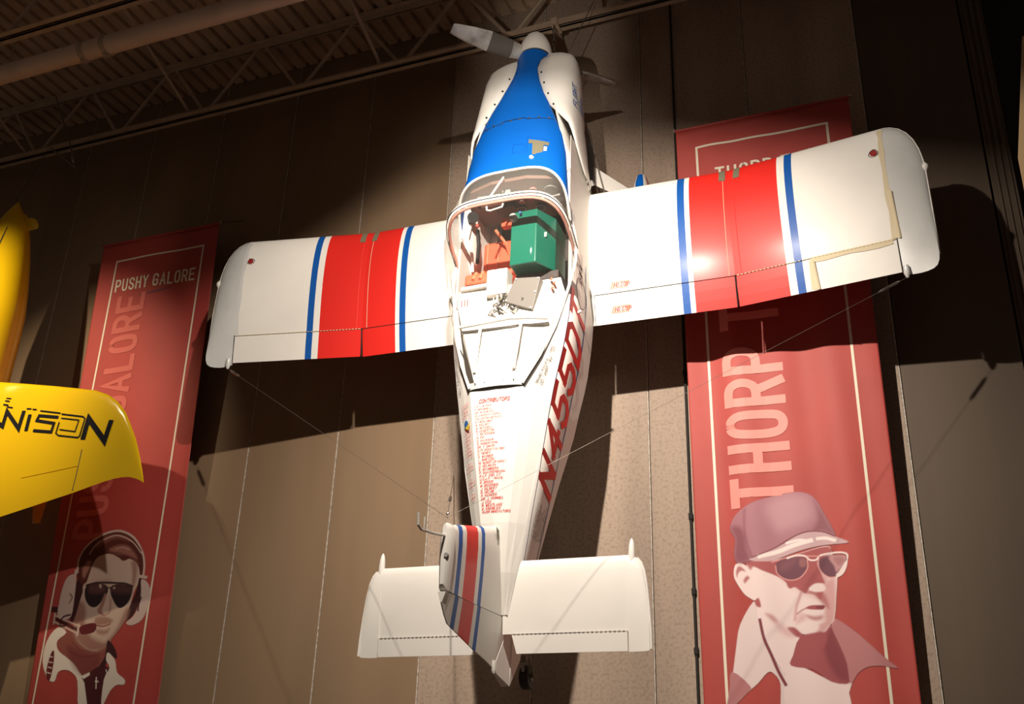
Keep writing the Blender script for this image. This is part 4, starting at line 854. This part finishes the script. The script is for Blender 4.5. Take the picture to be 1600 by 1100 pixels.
    rq = random.Random(5+s); MB().tube([wpos(s, 2.80+(.028+rq.uniform(0, .012))*math.cos(a), -.275+(.028+rq.uniform(0, .012))*math.sin(a), wz(2.8, -.275)+.001) for a in [k*math.pi/9 for k in range(18)]], .003, 4, close=True).out('cap_scuff', 'ink_black', fc)
    # tie-down pod at the tip trailing edge
    MB().tube([wpos(s, 2.90, -1.24, .0), wpos(s, 2.90, -1.30, -.005), wpos(s, 2.90, -1.335, -.01)], [.020, .024, .010], 10).out('tie_down_pod', 'tip_resin', tip, smooth=True)
    if s > 0:
        MB().box((2.88, -.40, .205), (2.925, -.345, .2465)).out('tape_square', 'masking_tape', tip)
        MB().tube([(2.903, -.372, .24), (2.903, -.372, .250)], .010, 10).out('drain_hole', 'black_gap', tip)
        for b, y0, y1, w in ((2.855, -.62, -1.02, .04), (2.23, -1.03, -1.27, .045)):
            V = [wpos(s, b-.005, y0, wz(b, y0)+.006), wpos(s, b+w*.7, y0-.02, wz(b, y0)+.008), wpos(s, b+w, y1, wz(b, y1)+.008), wpos(s, b-w*.35, y1+.01, wz(b, y1)+.006)]
            mk('peeling_tape', V, [(0, 1, 2, 3)], 'masking_tape', wing, label='peeling yellow tape')
            MB().tube([V[1], V[2]], .008, 5).out('tape_curl', 'masking_tape', wing)
        V = []; F = []
        for j in range(7):
            b = 2.24+j*.1
            for y in (-.797*CH, -.83*CH-.006*math.sin(j*1.7)): V.append(wpos(s, b, y, wz(b, y)+.004))
        for j in range(6): F.append((2*j, 2*j+1, 2*j+3, 2*j+2))
        mk('hinge_tape', V, F, 'masking_tape', wing)
        # NO STEP placards
        for y0, par in ((-.985, wing), (-1.19, flap)):
            for k in range(9):
                x = .635+k*.0165
                for lo, hi in ((0, .012), (.048, .060)) if 1 < k < 7 else ((0, .060),):
                    V = [(x+lo*.35, y0+lo, wz(.7, y0+lo)+.003), (x+.009+lo*.35, y0+lo, wz(.7, y0+lo)+.003), (x+.009+hi*.35, y0+hi, wz(.7, y0+hi)+.003), (x+hi*.35, y0+hi, wz(.7, y0+hi)+.003)]
                    mk('placard_stripe', V, [(0, 1, 2, 3)], 'ink_orange', par)
            q_, w_ = text_quads('NO STEP', .028, .0045, .25, .8, 1.2); quads_mesh('placard_lettering', q_, lambda x, y: (.668+x, y0+.016+y, wz(.7, y0+.02+y)+.003), 'ink_red', par)
# ---- landing gear
for s in (-1, 1):
    lg = MB().loft([[(s*(.36-.0), y, z) for y, z in ((.44, -.05), (.40, -.10), (.26, -.10), (.22, -.05))], [(s*.84, y, z) for y, z in ((.20, -.50), (.19, -.52), (.12, -.52), (.11, -.50))]]).out('gear_leg', 'white_paint', AP)
    sec = [(.0, .01), (.05, .55), (.16, .85), (.34, 1.0), (.55, .95), (.78, .65), (1.0, .05)]
    PM = ['blue_paint', 'white_paint', 'red_paint']; rings = []
    for t, f in sec:
        y = .52-t*.95; r_ = .085*f; rings.append([(s*.785+r_*math.cos(a), y, -.53+.13*f*math.sin(a)) for a in [2*math.pi*k/24 for k in range(24)]])
    fr_ = MB().loft(rings, mfun=lambda i, j: 0 if 4 <= j <= 7 and i > 0 else (1 if 2 <= j <= 9 else 2)).out('wheel_fairing', PM, AP, smooth=True, label='blue white and red wheel fairing')
    MB().tube([(s*.785-.04, .16, -.61), (s*.785+.04, .16, -.61)], .12, 18).out('main_wheel', 'black_rubber', fr_)
# ---- tail
SZ = .57
for s in (-1, 1):
    def ring(X, l, t, th, n=9):
        c0 = l-t; up = []; lo = []
        for i in range(n):
            c = (i/(n-1))**1.6; z = th*2.2*(math.sqrt(c)-c)*.9+.004*(1-c); up.append((s*X, l-c*c0, SZ+z)); lo.append((s*X, l-c*c0, SZ-z))
        return up+lo[-2:0:-1]
    stb = MB().loft([ring(X, -3.352, -3.845, .05) for X in (.03, .4, .88)]+[ring(.905, -3.352, -3.845, .05)]).out('stabilator', 'white_paint', AP, smooth=True)
    MB().loft([ring(.898, -3.351, -3.978, .05), ring(.93, -3.358, -3.978, .048), ring(.96, -3.375, -3.978, .045), ring(.985, -3.405, -3.977, .04), ring(1.005, -3.46, -3.976, .032), ring(1.02, -3.55, -3.974, .022), ring(1.034, -3.70, -3.97, .010)]).out('stabilator_tip', 'white_paint', stb, smooth=True)
    MB().tube([(s*.96, -3.375, SZ), (s*.985, -3.405, SZ), (s*1.005, -3.46, SZ), (s*1.02, -3.55, SZ), (s*1.034, -3.70, SZ), (s*1.043, -3.85, SZ), (s*1.045, -3.965, SZ)], .009, 6).out('tip_edge_bead', 'white_paint', stb, smooth=True)
    V = [(s*.10, -3.852, SZ+.012), (s*.893, -3.852, SZ+.012), (s*.893, -3.974, SZ+.002), (s*.135, -3.974, SZ+.002), (s*.10, -3.852, SZ-.012), (s*.893, -3.852, SZ-.012), (s*.893, -3.974, SZ-.002), (s*.135, -3.974, SZ-.002)]
    tb = mk('trim_tab', V, [(0, 1, 2, 3), (7, 6, 5, 4), (0, 4, 5, 1), (1, 5, 6, 2), (2, 6, 7, 3), (3, 7, 4, 0)], 'white_paint', stb)
    for k in range(26):
        x = .11+k*.030; MB().box((min(s*x, s*(x+.017)), -3.851, SZ+.010), (max(s*x, s*(x+.017)), -3.845, SZ+.016)).out('hinge_knuckle', 'radio_grey', tb)
    MB().tube([(s*.925, -3.40, SZ), (s*.925, -3.34, SZ), (s*.925, -3.29, SZ), (s*.925, -3.255, SZ), (s*.925, -3.24, SZ)], [.022, .024, .020, .012, .003], 10).out('balance_horn', 'white_paint', stb, smooth=True)
# fin
FZ = [.50, .62, .76, .90, .965, 1.02, 1.078, 1.262, 1.325, 1.385, 1.44, 1.475]
def fle(z): return interp([(.5, -3.06), (.67, -3.125), (1.0, -3.222), (1.25, -3.288), (1.42, -3.335), (1.48, -3.36)], z)[0]
def fin_ring(z, le, te, th):
    pts = [(0, .004), (.03, .55), (.10, .85), (.30, 1.0), (.6, .9), (1.0, .62)]; up = [(th*f, le+(te-le)*c, z) for c, f in pts]
    return up+[(-x, y, zz) for x, y, zz in up[::-1]]
def fband(z): return 1 if 1.078 < z < 1.262 else (2 if (.965 < z < 1.02 or 1.325 < z < 1.385) else 0)
hinge = lambda z: -3.715-(z-.42)*.05
fin = MB().loft([fin_ring(z, fle(z), hinge(z), .040-.012*(z-.5)) for z in FZ], mfun=lambda i, j: fband((FZ[i]+FZ[i+1])/2)).out('fin', ['white_paint', 'red_paint', 'stripe_blue'], AP, smooth=True)
R2 = []
for z, f in ((1.476, 1), (1.50, .95), (1.525, .75), (1.54, .4)): R2.append(fin_ring(z, -3.345-.03*(1-f), -3.765+.05*(1-f), .045*f))
ft = MB().loft(R2).out('fin_tip', 'white_paint', fin, smooth=True)
MB().tube([(.02, -3.56, 1.53), (.02, -3.56, 1.548)], .014, 12).out('tail_beacon', 'radio_grey', ft, smooth=True)
MB().tube([(.012, hinge(z)-.004, z) for z in (1.465, 1.0, .42)], .011, 5).out('hinge_gap_line', 'black_gap', fin)
MB().tube([(-.012, hinge(z)-.004, z) for z in (1.465, 1.0, .42)], .011, 5).out('hinge_gap_line', 'black_gap', fin)
V = [(.040, -3.168, .80), (.040, -3.18, .74), (.042, -3.255, .745), (.042, -3.245, .785)]
mk('duct_tape', [(x, y, z+.0) for x, y, z in V], [(0, 1, 2, 3)], 'duct_tape', fin)
# rudder
RZ = [.40, .60, .80, .965, 1.02, 1.078, 1.262, 1.325, 1.385, 1.42, 1.475, 1.525]
def rte(z): return interp([(.40, -4.145), (.60, -4.085), (.66, -4.068), (1.0, -4.02), (1.42, -3.945), (1.475, -3.90), (1.525, -3.84)], z)[0]
rud = MB().loft([[(x, y, z) for x, y in ((.026, hinge(z)-.006), (.004, rte(z)), (-.004, rte(z)), (-.026, hinge(z)-.006))] for z in RZ], mfun=lambda i, j: fband((RZ[i]+RZ[i+1])/2)).out('rudder', ['white_paint', 'red_paint', 'stripe_blue'], AP)
MB().loft([[(.028, -3.735, .42), (.006, -4.09, .66), (-.006, -4.09, .66), (-.028, -3.735, .42)], [(.045, -3.74, .40), (.030, -4.155, .40), (-.03, -4.155, .40), (-.045, -3.74, .40)], [(.05, -3.74, .22), (.035, -3.95, .22), (-.035, -3.95, .22), (-.05, -3.74, .22)]]).out('rudder_foot', 'white_paint', rud)
MB().tube([(.01, -4.03, .66), (.012, -4.085, .655), (.012, -4.11, .65)], [.012, .018, .010], 8).out('tail_light', 'interior_white', rud, smooth=True)
# fin root fairing plates
for s in (-1, 1):
    fp = mk('fin_root_plate', [(s*.045, -3.46, .60), (s*.125, -3.45, .50), (s*.075, -3.725, .42), (s*.032, -3.725, .52)], [(0, 1, 2, 3)], 'white_paint', AP, solid=.004)
    for a, b_ in ((.06, -3.48), (.10, -3.47), (.07, -3.60), (.055, -3.70), (.07, -3.69)):
        MB().tube([(s*a, b_, .59-(a-.045)*1.1-( -3.46-b_)*.35), (s*(a+.005), b_, .60-(a-.045)*1.1-(-3.46-b_)*.35)], .006, 6).out('screw_head', 'black_gap', fp)
# pitot on the fin tip
MB().tube([(0, -3.43, 1.50), (0, -3.47, 1.70), (0, -3.495, 1.87), (0, -3.48, 1.915), (0, -3.41, 1.925)], .0085, 6).out('pitot_mast', 'white_paint', ft, smooth=True)
MB().tube([(0, -3.49, 1.81), (0, -3.475, 1.83), (0, -3.41, 1.835)], .006, 6).out('pitot_prong', 'white_paint', ft, smooth=True)
# tail wheel
MB().tube([(.02, -3.78, .30), (.01, -3.93, .12), (.0, -4.0, .06)], .012, 6).out('tail_spring', 'radio_grey', AP)
tw = MB().tube([(-.035, -4.03, -.02), (.035, -4.03, -.02)], .085, 20).out('tail_wheel', 'black_rubber', AP, bevel=.012)
MB().tube([(-.04, -4.03, -.02), (.04, -4.03, -.02)], .03, 12).out('wheel_hub', 'duct_tape', tw)
MB().tube([(.055, -3.93, .10), (.06, -3.98, .04), (.05, -4.03, -.02)], .012, 6).out('wheel_fork', 'duct_tape', tw)
MB().tube([(-.01, -3.93, .13), (.05, -3.93, .13)], .022, 8).out('swivel', 'duct_tape', tw)
# ---- side details and lettering
PU = [(-3.42, .27), (-3.0, .14), (-2.6, .07), (-2.0, .05), (-1.2, .055), (-.7, .07), (-.2, .10)]
PLW = [(-3.30, .86), (-3.0, .78), (-2.5, .66), (-2.0, .62), (-1.5, .62), (-1.2, .63), (-.7, .64), (-.2, .62)]
for s in (1, -1):
    for T, n in ((PU, 0), (PLW, 1)):
        V = []; F = []
        Ys = [T[0][0]+(T[-1][0]-T[0][0])*i/40 for i in range(41)]
        for Y in Ys:
            sv = interp(T, Y)[0]
            for ds in (-.012, .012): x, y, z = side(Y, sv+ds, .004); V.append((s*x, y, z))
        for i in range(40): F.append((2*i, 2*i+1, 2*i+3, 2*i+2))
        mk('pinstripe_line', V, F, 'navy_line', fus)
def subdiv(quads, n):
    out = []
    for k in quads:
        for i in range(n):
            t0, t1 = i/n, (i+1)/n; out.append((k[0].lerp(k[3], t0), k[1].lerp(k[2], t0), k[1].lerp(k[2], t1), k[0].lerp(k[3], t1)))
    return out
REG = 'N455DT'; wd = text_quads(REG, .30, .066, .30, 1.02, 2.3, rounded=False)[1]
def nmap(x, y):
    Y = -2.83+x*(1.50/wd); a, b_ = interp(PU, Y)[0], interp(PLW, Y)[0]; return side(Y, b_-.05-(b_-a-.10)*(y/.30), .006)
nml = lambda x, y: (lambda p: (-p[0], p[1], p[2]))(nmap(wd-x, y))
pen = 0
for ch in REG:
    q_, w1 = text_quads(ch, .30, .066, .30, 1.02, 2.3, rounded=False)
    q_ = [tuple(Vector((p[0]+pen, p[1])) for p in qq) for qq in subdiv(q_, 4)]
    for fm in (nmap, nml): quads_mesh('registration_letter', q_, fm, 'ink_red', fus)
    pen += w1+2.3*.05
NAMES = ['C.G.A. BAKER', 'P. BROWNELL', 'DR. M. KORTHS', 'DU AIRCRAFT SUPPLY', 'FULLERTON AIR PARTS', 'K. HEGLUNDT', 'B. KELSEY', 'W. MITCHELL', 'R. EDGERTON', 'T. PETERSEN', 'H. PIC', 'D. PACKHAM', 'G. ROBERTSON', 'DR. T. SMITH', 'ELITE AIRCRAFT COATINGS', 'C. HENRY', 'D. WAGNER', 'L. WHETZEL', 'WIL NEUBERT AIR SUPPLY', 'D. HELMUTH', 'E. BAUMBERG', 'P. QUACKENBUSH', 'R.A.F. SQD. 27', 'U.S.A.F. - MAFB', 'K. BROCK', 'W. BOUCHER', 'J. GILBERT', 'R. HELME', 'P. PARKER', 'DR. J. HUMMEL', 'J. COX', 'R. WESTLAKE', 'K. KNOWLES', 'PARR INNOVATORS']
q_, w_ = text_quads('CONTRIBUTORS', .026, .0042, .25, .9, 1.6); quads_mesh('contributors_lettering', q_, lambda x, y: (-.131+x*(.236/w_), -2.247+y, ztop(-.131+x, -2.247+y)+.004), 'ink_red', fus, 'red hand lettered title')
Q = []
for i, nme in enumerate(NAMES):
    t = i/33; x0 = -.166+.075*t; y0 = -2.277-.774*t
    q_, w_ = text_quads(nme, .0145+.002*t, .0017+.0010*t, .28, .95, 2.0); k = min(1, (.205+.0*t)/max(w_, .01))
    Q += [tuple(Vector((x0+p[0]*k, y0+p[1])) for p in qq) for qq in q_]
quads_mesh('contributors_lettering', Q, lambda x, y: (x, y, ztop(x, y)+.004), 'ink_red', fus, 'red hand lettered list of names')
LN = ['H. PARKER', 'S. DAVIS', 'L. PRUDE', 'WOTTS', '', '', '', 'K. MARTIN', 'T. CARSON', 'C. WOODS', 'H. REEVES', 'A. LUND', 'H. LORING', 'E. ROMANO', 'L. D. BATES', '', 'W. PEET', 'DR. R. BURNS', 'K. CAY', '', 'J. PAUL', 'ANKOR AIR', 'L. COLE', '', 'C. SMITH', 'K. REED']
Q = []
for i, nme in enumerate(LN):
    if not nme: continue
    y0 = -2.24-.028*i; q_, w_ = text_quads(nme, .015, .002, .28, .95, 2.0); k = min(1, .11/max(w_, .01))
    Q += [tuple(Vector((p[0]*k, y0+p[1])) for p in qq) for qq in q_]
def lb(x, Y):
    wl = interp(FS, Y)[0]; wt = interp(sorted(TD), Y)[0]; t = .30+x/max(.05, ((wl-wt)**2+.02)**.5); return bevel(-1, Y, min(1, t))
quads_mesh('contributors_lettering', Q, lb, 'ink_red', fus, 'red hand lettered names on the left deck panel')
mk('emblem_print', [bevel(-1, -2.375+.028*math.cos(a), .58+.17*math.sin(a), .007) for a in [k*math.pi/8 for k in range(16)]], [tuple(range(16))], 'ink_blue', fus, label='small blue round emblem')
mk('emblem_print', [bevel(-1, y, t, .008) for y, t in ((-2.40, .45), (-2.43, .75), (-2.37, .92), (-2.39, .70))], [(0, 1, 2, 3)], 'emblem_yellow', fus, label='small yellow emblem')
for s in (1, -1):
    Q = []
    for k, tx in enumerate(('TRANS-PACIFIC - 1980', 'U.S. - AUST. - N.Z. - U.S.')):
        q_, w_ = text_quads(tx, .026, .0036, .3, .8, 1.5); Q += [tuple(Vector((p[0]*(.315/w_), p[1]-k*.040)) for p in qq) for qq in q_]
    quads_mesh('voyage_lettering', Q, (lambda x, y: bevel(1, -2.115+x, .52+y*4.2)) if s > 0 else (lambda x, y: bevel(-1, -1.80-x, .30+y*3.5)), 'ink_black', fus, 'black voyage lettering')
def scribble(name, Y0, n, L, s0, ds, m, hgt, lab, words_=None):
    Q = []; rr = random.Random(len(name)*7+int(abs(Y0)*100))
    for k in range(n):
        tx = ''.join(rr.choice('ABCDEFGHIKLMNOPRSTU   ') for _ in range(22)) if words_ is None else words_[k % len(words_)]
        q_, w_ = text_quads(tx, hgt, hgt*.16, .3, .8, 1.4); ll = L*rr.uniform(.75, 1)
        Q += [tuple(Vector((p[0]*(ll/max(w_, .01)), p[1]-k*ds)) for p in qq) for qq in q_]
    quads_mesh(name, Q, lambda x, y: side(Y0+x, s0-y*1.55, .005), m, fus, lab)
scribble('flight_log_lettering', -3.17, 7, .26, .34, .045, 'ink_black', .018, 'black hand lettered flight notes')
scribble('signature_lettering', -1.12, 5, .40, .15, .055, 'faded_red', .020, 'faded red hand lettering')
scribble('signature_lettering', -.55, 3, .50, .20, .07, 'ink_blue', .024, 'blue hand lettering', ['FLIGHT AROUND', 'THE WORLD - 1976', 'OSHKOSH TO OSHKOSH'])
scribble('faded_lettering', -.05, 7, .36, .16, .05, 'faded_red', .022, 'faded red hand lettering beside the windshield')
P = [side(-1.16+.13*math.cos(a), .42+.19*math.sin(a), .005) for a in [k*math.pi/12 for k in range(24)]]
MB().tube(P, .0022, 4, close=True).out('signature_ring_line', 'ink_black', fus)
P = [side(-1.06+.010*k-.03*math.sin(k*.9), .40+.06*math.sin(k*1.9), .006) for k in range(16)]
MB().tube(P, .0025, 4).out('signature_line', 'ink_black', fus)
Q = []
for k, (tx, h_) in enumerate((('FLIGHT', .040), ('OVER THE', .018), ('NORTH POLE', .026))):
    q_, w_ = text_quads(tx, h_, h_*.15, .28, .85, 1.8); LL = (.26, .12, .20)[k]; o_ = (0, -.035, -.068)[k]
    Q += [tuple(Vector((p[0]*(LL/w_), p[1]+o_)) for p in qq) for qq in q_]
def cheek_pt(x, y):
    Y = .585+x; we, zw, zb = interp(sorted(CK), Y); w, ze, zc = interp(CT, Y); th = 1.20-y*6.2
    if th < math.pi/2: X, z = w+(we-w)*math.sin(th)**.62, (zw-.13)+(ze-(zw-.13))*math.cos(th)**.70
    else: X, z = we, (zw-.13)-(th-math.pi/2)*.25
    return (X+.007, Y, z+.006)
quads_mesh('cowl_lettering', Q, cheek_pt, 'ink_blue', [o for o in AP.children if o.name.startswith('cowl_cheek')][1], 'blue FLIGHT NORTH POLE lettering')
# probe, fittings
MB().tube([(.40, -.21, .62), (.475, -.15, .63)], .005, 6).out('air_probe', 'radio_grey', AP)
MB().tube([(.44, .06, .12), (.50, .03, .14), (.505, .01, .12)], .020, 8).out('root_fitting', 'radio_grey', AP)
MB().tube([(.47, -1.37, .40), (.505, -1.36, .40)], .012, 8).out('canopy_latch', 'interior_white', AP)
# ------------------------------------------------------------------ added unseen hood, flap edge shaped to cut the main spotlight
SL = root('light_block_hood', MAIN, 'added unseen black hood with a flap that blocks light', 'light blocker')
mx, my, mz = MAIN
BD = [(mx+.5*u, .5*v) for u, v in ((-1.3, -.12), (-.9, .0), (-.47, .23), (-.03, .17), (.39, .03), (.62, -.045), (1.3, -.3))]+[(mx+.65, .75), (mx-.65, .75)]
MB().prism([(a, mz+c) for a, c in BD], lambda a, c: (a, my+.50, c), lambda a, c: (a, my+.505, c)).out('light_block_flap', 'dark_wall', SL)
MB().tube([(mx, my-.12, mz+.08), (mx, my-.45, mz+.35)], .10, 16).out('lamp_can', 'dark_wall', SL)
MB().box((mx-.01, my+.1, mz+.74), (mx+.01, my+.52, mz+.76)).box((mx-.01, my-.3, mz+.74), (mx+.01, my+.12, mz+.76)).out('flap_arm', 'dark_wall', SL)
MB().tube([(mx, my-.28, mz+.2), (mx, my-.28, 9.5)], .012, 6).out('stem', 'dark_wall', SL)
# ------------------------------------------------------------------ rigging
def ac(x, y, z): return AM @ Vector((x, y, z))
def wire(name, pts, r, label, cat='cable', buckle=None, group=None):
    o = MB().tube(pts, r, 6).out(name, 'cable_steel'); tag(o, label, cat, group)
    if buckle:
        a, b = Vector(pts[0]), Vector(pts[-1]); d = b-a
        for t, L in buckle: MB().tube([a+d*t, a+d*(t+L/d.length*.15), a+d*(t+L/d.length*.85), a+d*(t+L/d.length)], [.004, .011, .011, .004], 6).out('turnbuckle', 'bare_steel', o)
    return o
FT = ac(0, -3.32, 1.52)
for s in (-1, 1):
    p = Vector(wpos(s, 2.90, -1.33, -.01)); wire('guy_wire', [AM @ p, FT], .0013, ('thin guy wire from the left wing tip to the fin', 'thin guy wire from the right wing tip to the fin')[s > 0], 'cable', [(.02, .20), (.045, .06)], 'guy wires from wing tips to fin')
wire('fin_tie_wire', [FT, Vector((-3.83, -.012, 4.30))], .003, 'short tie wire with turnbuckle behind the fin', 'cable', [(.06, .05), (.30, .30)])
# hoist chain from the truss to the nose
r = root('hoist_chain', (-2.74, -.5, 8.69), 'steel chain hanging from the truss behind the spinner', 'chain')
MB().box((-2.775, -.585, 8.67), (-2.705, -.575, 8.74)).box((-2.775, -.59, 8.665), (-2.705, -.42, 8.685)).out('beam_clamp', 'steel_paint', r)
z = 8.64; k = 0
while z > 8.22:
    ring = []
    for i in range(14):
        a = 2*math.pi*i/14; u, v = .016*math.cos(a), .040*math.sin(a)
        ring.append((-2.74+(u if k % 2 else 0), -.56+(0 if k % 2 else u), z+v))
    MB().tube(ring, .006, 5, close=True).out('chain_link', 'bare_steel', r); z -= .062; k += 1
MB().tube([(-2.74, -.56, 8.19), ac(.05, 1.32, .05)], .006, 6).out('nose_cable', 'cable_steel', r)
wire('roof_cable', [(-2.0, -.6, 9.5), ac(.20, 1.42, .12)], .0045, 'grey cable from the roof to the right cowl cheek')
wire('gear_cable', [ac(.36, 1.0, -.02), ac(.55, .02, -.20)], .0065, 'light cable from the cowl down to the right wing root')
r = root('rigging_cable', (-8.6, -.65, 8.2), 'steel cable with turnbuckles hanging from the truss at upper left', 'cable')
MB().tube([(-9.204, -.65, 9.4), (-8.85, -.65, 8.75), (-8.593, -.65, 8.224)], .007, 6).out('cable_line', 'cable_steel', r)
MB().tube([(-9.158, -.58, 8.68), (-8.593, -.65, 8.224)], .010, 6).out('spreader_rod', 'cable_steel', r)
for a in ((-8.72, -.65, 8.50), (-9.06, -.65, 9.14)): MB().tube([a, (a[0]+.03, a[1], a[2]-.06), (a[0]+.07, a[1], a[2]-.16), (a[0]+.09, a[1], a[2]-.21)], [.006, .022, .022, .006], 6).out('turnbuckle', 'bare_steel', r)
MB().tube([(-9.158, -.6, 8.66), (-9.16, -.9, 7.6)], .004, 5).out('drop_wire', 'cable_steel', r)
# ------------------------------------------------------------------ the yellow airplane
YP = root('yellow_airplane', (-8.9, -1.1, 5.0), 'bright yellow racing airplane hung nose up at the left edge', 'airplane')
YLE = [(-9.4, 5.50), (-8.46, 5.364), (-7.929, 5.272), (-7.5, 5.19), (-7.169, 5.12), (-7.0, 5.055), (-6.865, 4.968), (-6.75, 4.85), (-6.656, 4.709), (-6.57, 4.57), (-6.496, 4.416), (-6.43, 4.26), (-6.39, 4.15)]
YTE = [(-9.4, 3.70), (-8.024, 3.94), (-7.58, 4.031), (-7.147, 4.119), (-6.96, 4.165), (-6.796, 4.2), (-6.70, 4.213), (-6.617, 4.215), (-6.54, 4.207), (-6.474, 4.185), (-6.42, 4.158), (-6.39, 4.138)]
def ypt(x, c, up):
    a, b = interp(YLE, x)[0], interp(YTE, x)[0]; L = a-b; th = .055*min(1, L/1.2)**.8; yt = th*2.6*(math.sqrt(c)-c)*.9
    return (x, -1.05-(yt*1.25 if up else -yt*.6), a-c*L)
xs = [-9.4, -8.9, -8.46, -8.1, -7.7, -7.4, -7.169, -7.0, -6.865, -6.75, -6.656, -6.57, -6.496, -6.44, -6.41, -6.392]
cc = [0, .006, .02, .05, .1, .2, .35, .5, .65, .8, .92, 1.0]
yw = MB().loft([[ypt(x, c, True) for c in reversed(cc)]+[ypt(x, c, False) for c in cc[1:-1]] for x in xs]).out('yellow_wing', 'yellow_paint', YP, smooth=True)
def yy(x, z, off=.004):
    a, b = interp(YLE, x)[0], interp(YTE, x)[0]; c = min(1, max(0, (a-z)/(a-b))); p = ypt(x, c, True); return (x, p[1]-off, z)
YL = [(0.045,[(-8.287,4.885),(-8.226,4.853),(-8.213,5.005),(-8.007,4.805),(-7.988,4.988)]),(0.042,[(-7.904,4.77),(-7.898,4.939)]),(0.014,[(-7.958,5.005),(-7.898,4.997)]),(0.014,[(-7.879,4.99),(-7.827,4.982)]),(0.014,[(-7.775,4.963),(-7.511,4.911)]),(0.029,[(-7.527,4.871),(-7.775,4.913),(-7.794,4.865),(-7.565,4.814),(-7.578,4.728),(-7.811,4.765)]),(0.014,[(-7.494,4.9),(-7.223,4.846),(-7.193,4.823),(-7.218,4.654),(-7.238,4.64),(-7.482,4.684),(-7.517,4.71),(-7.502,4.819)]),(0.011,[(-7.489,4.858),(-7.264,4.815),(-7.284,4.703),(-7.482,4.743)]),(0.056,[(-7.173,4.614),(-7.147,4.818),(-6.91,4.576),(-6.871,4.776)]),(0.012,[(-8.269,5.152),(-8.201,5.141)]),(0.014,[(-8.275,5.125),(-8.212,5.113)]),(0.017,[(-8.285,5.086),(-8.216,5.07)]),(0.014,[(-8.228,5.054),(-8.149,5.037)])]
for idx in ((0,), (1, 2, 3), (4, 5), (6, 7), (8,), (9, 10, 11, 12)):
    Q = []
    for i in idx:
        rb = ribbon(YL[i][1], YL[i][0], False)
        for (a, b), (c, e) in zip(rb, rb[1:]): Q.append((a, b, e, c))
    quads_mesh('wing_letter_print', subdiv(Q, 4), lambda x, z: yy(x, z, .006), 'ink_navy', yw)
MB().tube([yy(x, z, .0015) for x, z in ((-7.85, 4.30), (-7.5, 4.33), (-7.19, 4.36))], .003, 4).out('aileron_line', 'yellow_dark', yw)
MB().tube([yy(x, z, .0015) for x, z in ((-7.165, 4.52), (-7.175, 4.36), (-7.20, 4.13))], .004, 4).out('aileron_line', 'ink_black', yw)
# fuselage, axis just outside the frame
prof = [(7.53, .004, -8.79), (7.47, .04, -8.80), (7.36, .10, -8.785), (7.2, .17, -8.78), (7.05, .215, -8.79), (6.8, .27, -8.80), (6.5, .32, -8.81), (6.2, .345, -8.80), (5.95, .35, -8.80), (5.7, .34, -8.79), (5.3, .33, -8.78), (4.6, .30, -8.78), (3.6, .2, -8.78), (3.0, .12, -8.78)]
yf = MB().loft([[(cx+r_*math.cos(a), -1.10+r_*math.sin(a), z) for a in [2*math.pi*k/28 for k in range(28)]] for z, r_, cx in prof]).out('yellow_fuselage', 'yellow_paint', YP, smooth=True)
for z0, z1, a0, w in ((6.95, 5.7, -1.15, .05), (7.1, 5.6, -.92, .018)):
    V = []; F = []
    for i in range(13):
        z = z0+(z1-z0)*i/12
        t = [p for p in prof]; rr_, cx = interp([(p[0], p[1], p[2]) for p in reversed(prof)], z); a = a0-.35*i/12
        for da in (-w*(1+i*.12), w*(1+i*.12)): V.append((cx+(rr_+.004)*math.cos(a+da), -1.10+(rr_+.004)*math.sin(a+da), z))
    for i in range(12): F.append((2*i, 2*i+1, 2*i+3, 2*i+2))
    mk('side_stripe_line', V, F, 'ink_black', yf)
CN = [(-8.90, 7.375, 7.13), (-8.70, 7.335, 7.150), (-8.56, 7.30, 7.155), (-8.50, 7.265, 7.157), (-8.472, 7.21, 7.16)]
for sg in (1, -1): MB().loft([[(-8.79+sg*(x+8.79), -1.05-.016*f, a), (-8.79+sg*(x+8.79), -1.05-.030*f, a-.25*(a-b)), (-8.79+sg*(x+8.79), -1.05-.02*f, a-.6*(a-b)), (-8.79+sg*(x+8.79), -1.05, b), (-8.79+sg*(x+8.79), -1.05+.02*f, a-.5*(a-b)), (-8.79+sg*(x+8.79), -1.05+.014*f, a-.15*(a-b))] for (x, a, b), f in zip(CN, (1, 1, .9, .7, .3))]).out('canard', 'yellow_paint', YP, smooth=True)
FN = [(4.5, -8.02, -7.66), (4.19, -7.985, -7.80), (4.05, -7.955, -7.815), (3.945, -7.932, -7.832)]
MB().loft([[(a, -.75, z), ((a+b)/2, -.77, z), (b, -.75, z), ((a+b)/2, -.73, z)] for z, a, b in FN]).out('winglet', 'yellow_dark', YP)
MB().tube([(-7.85, -.75, 4.45), (-7.85, -1.03, 4.5)], .02, 6).out('winglet_mount', 'yellow_dark', YP)
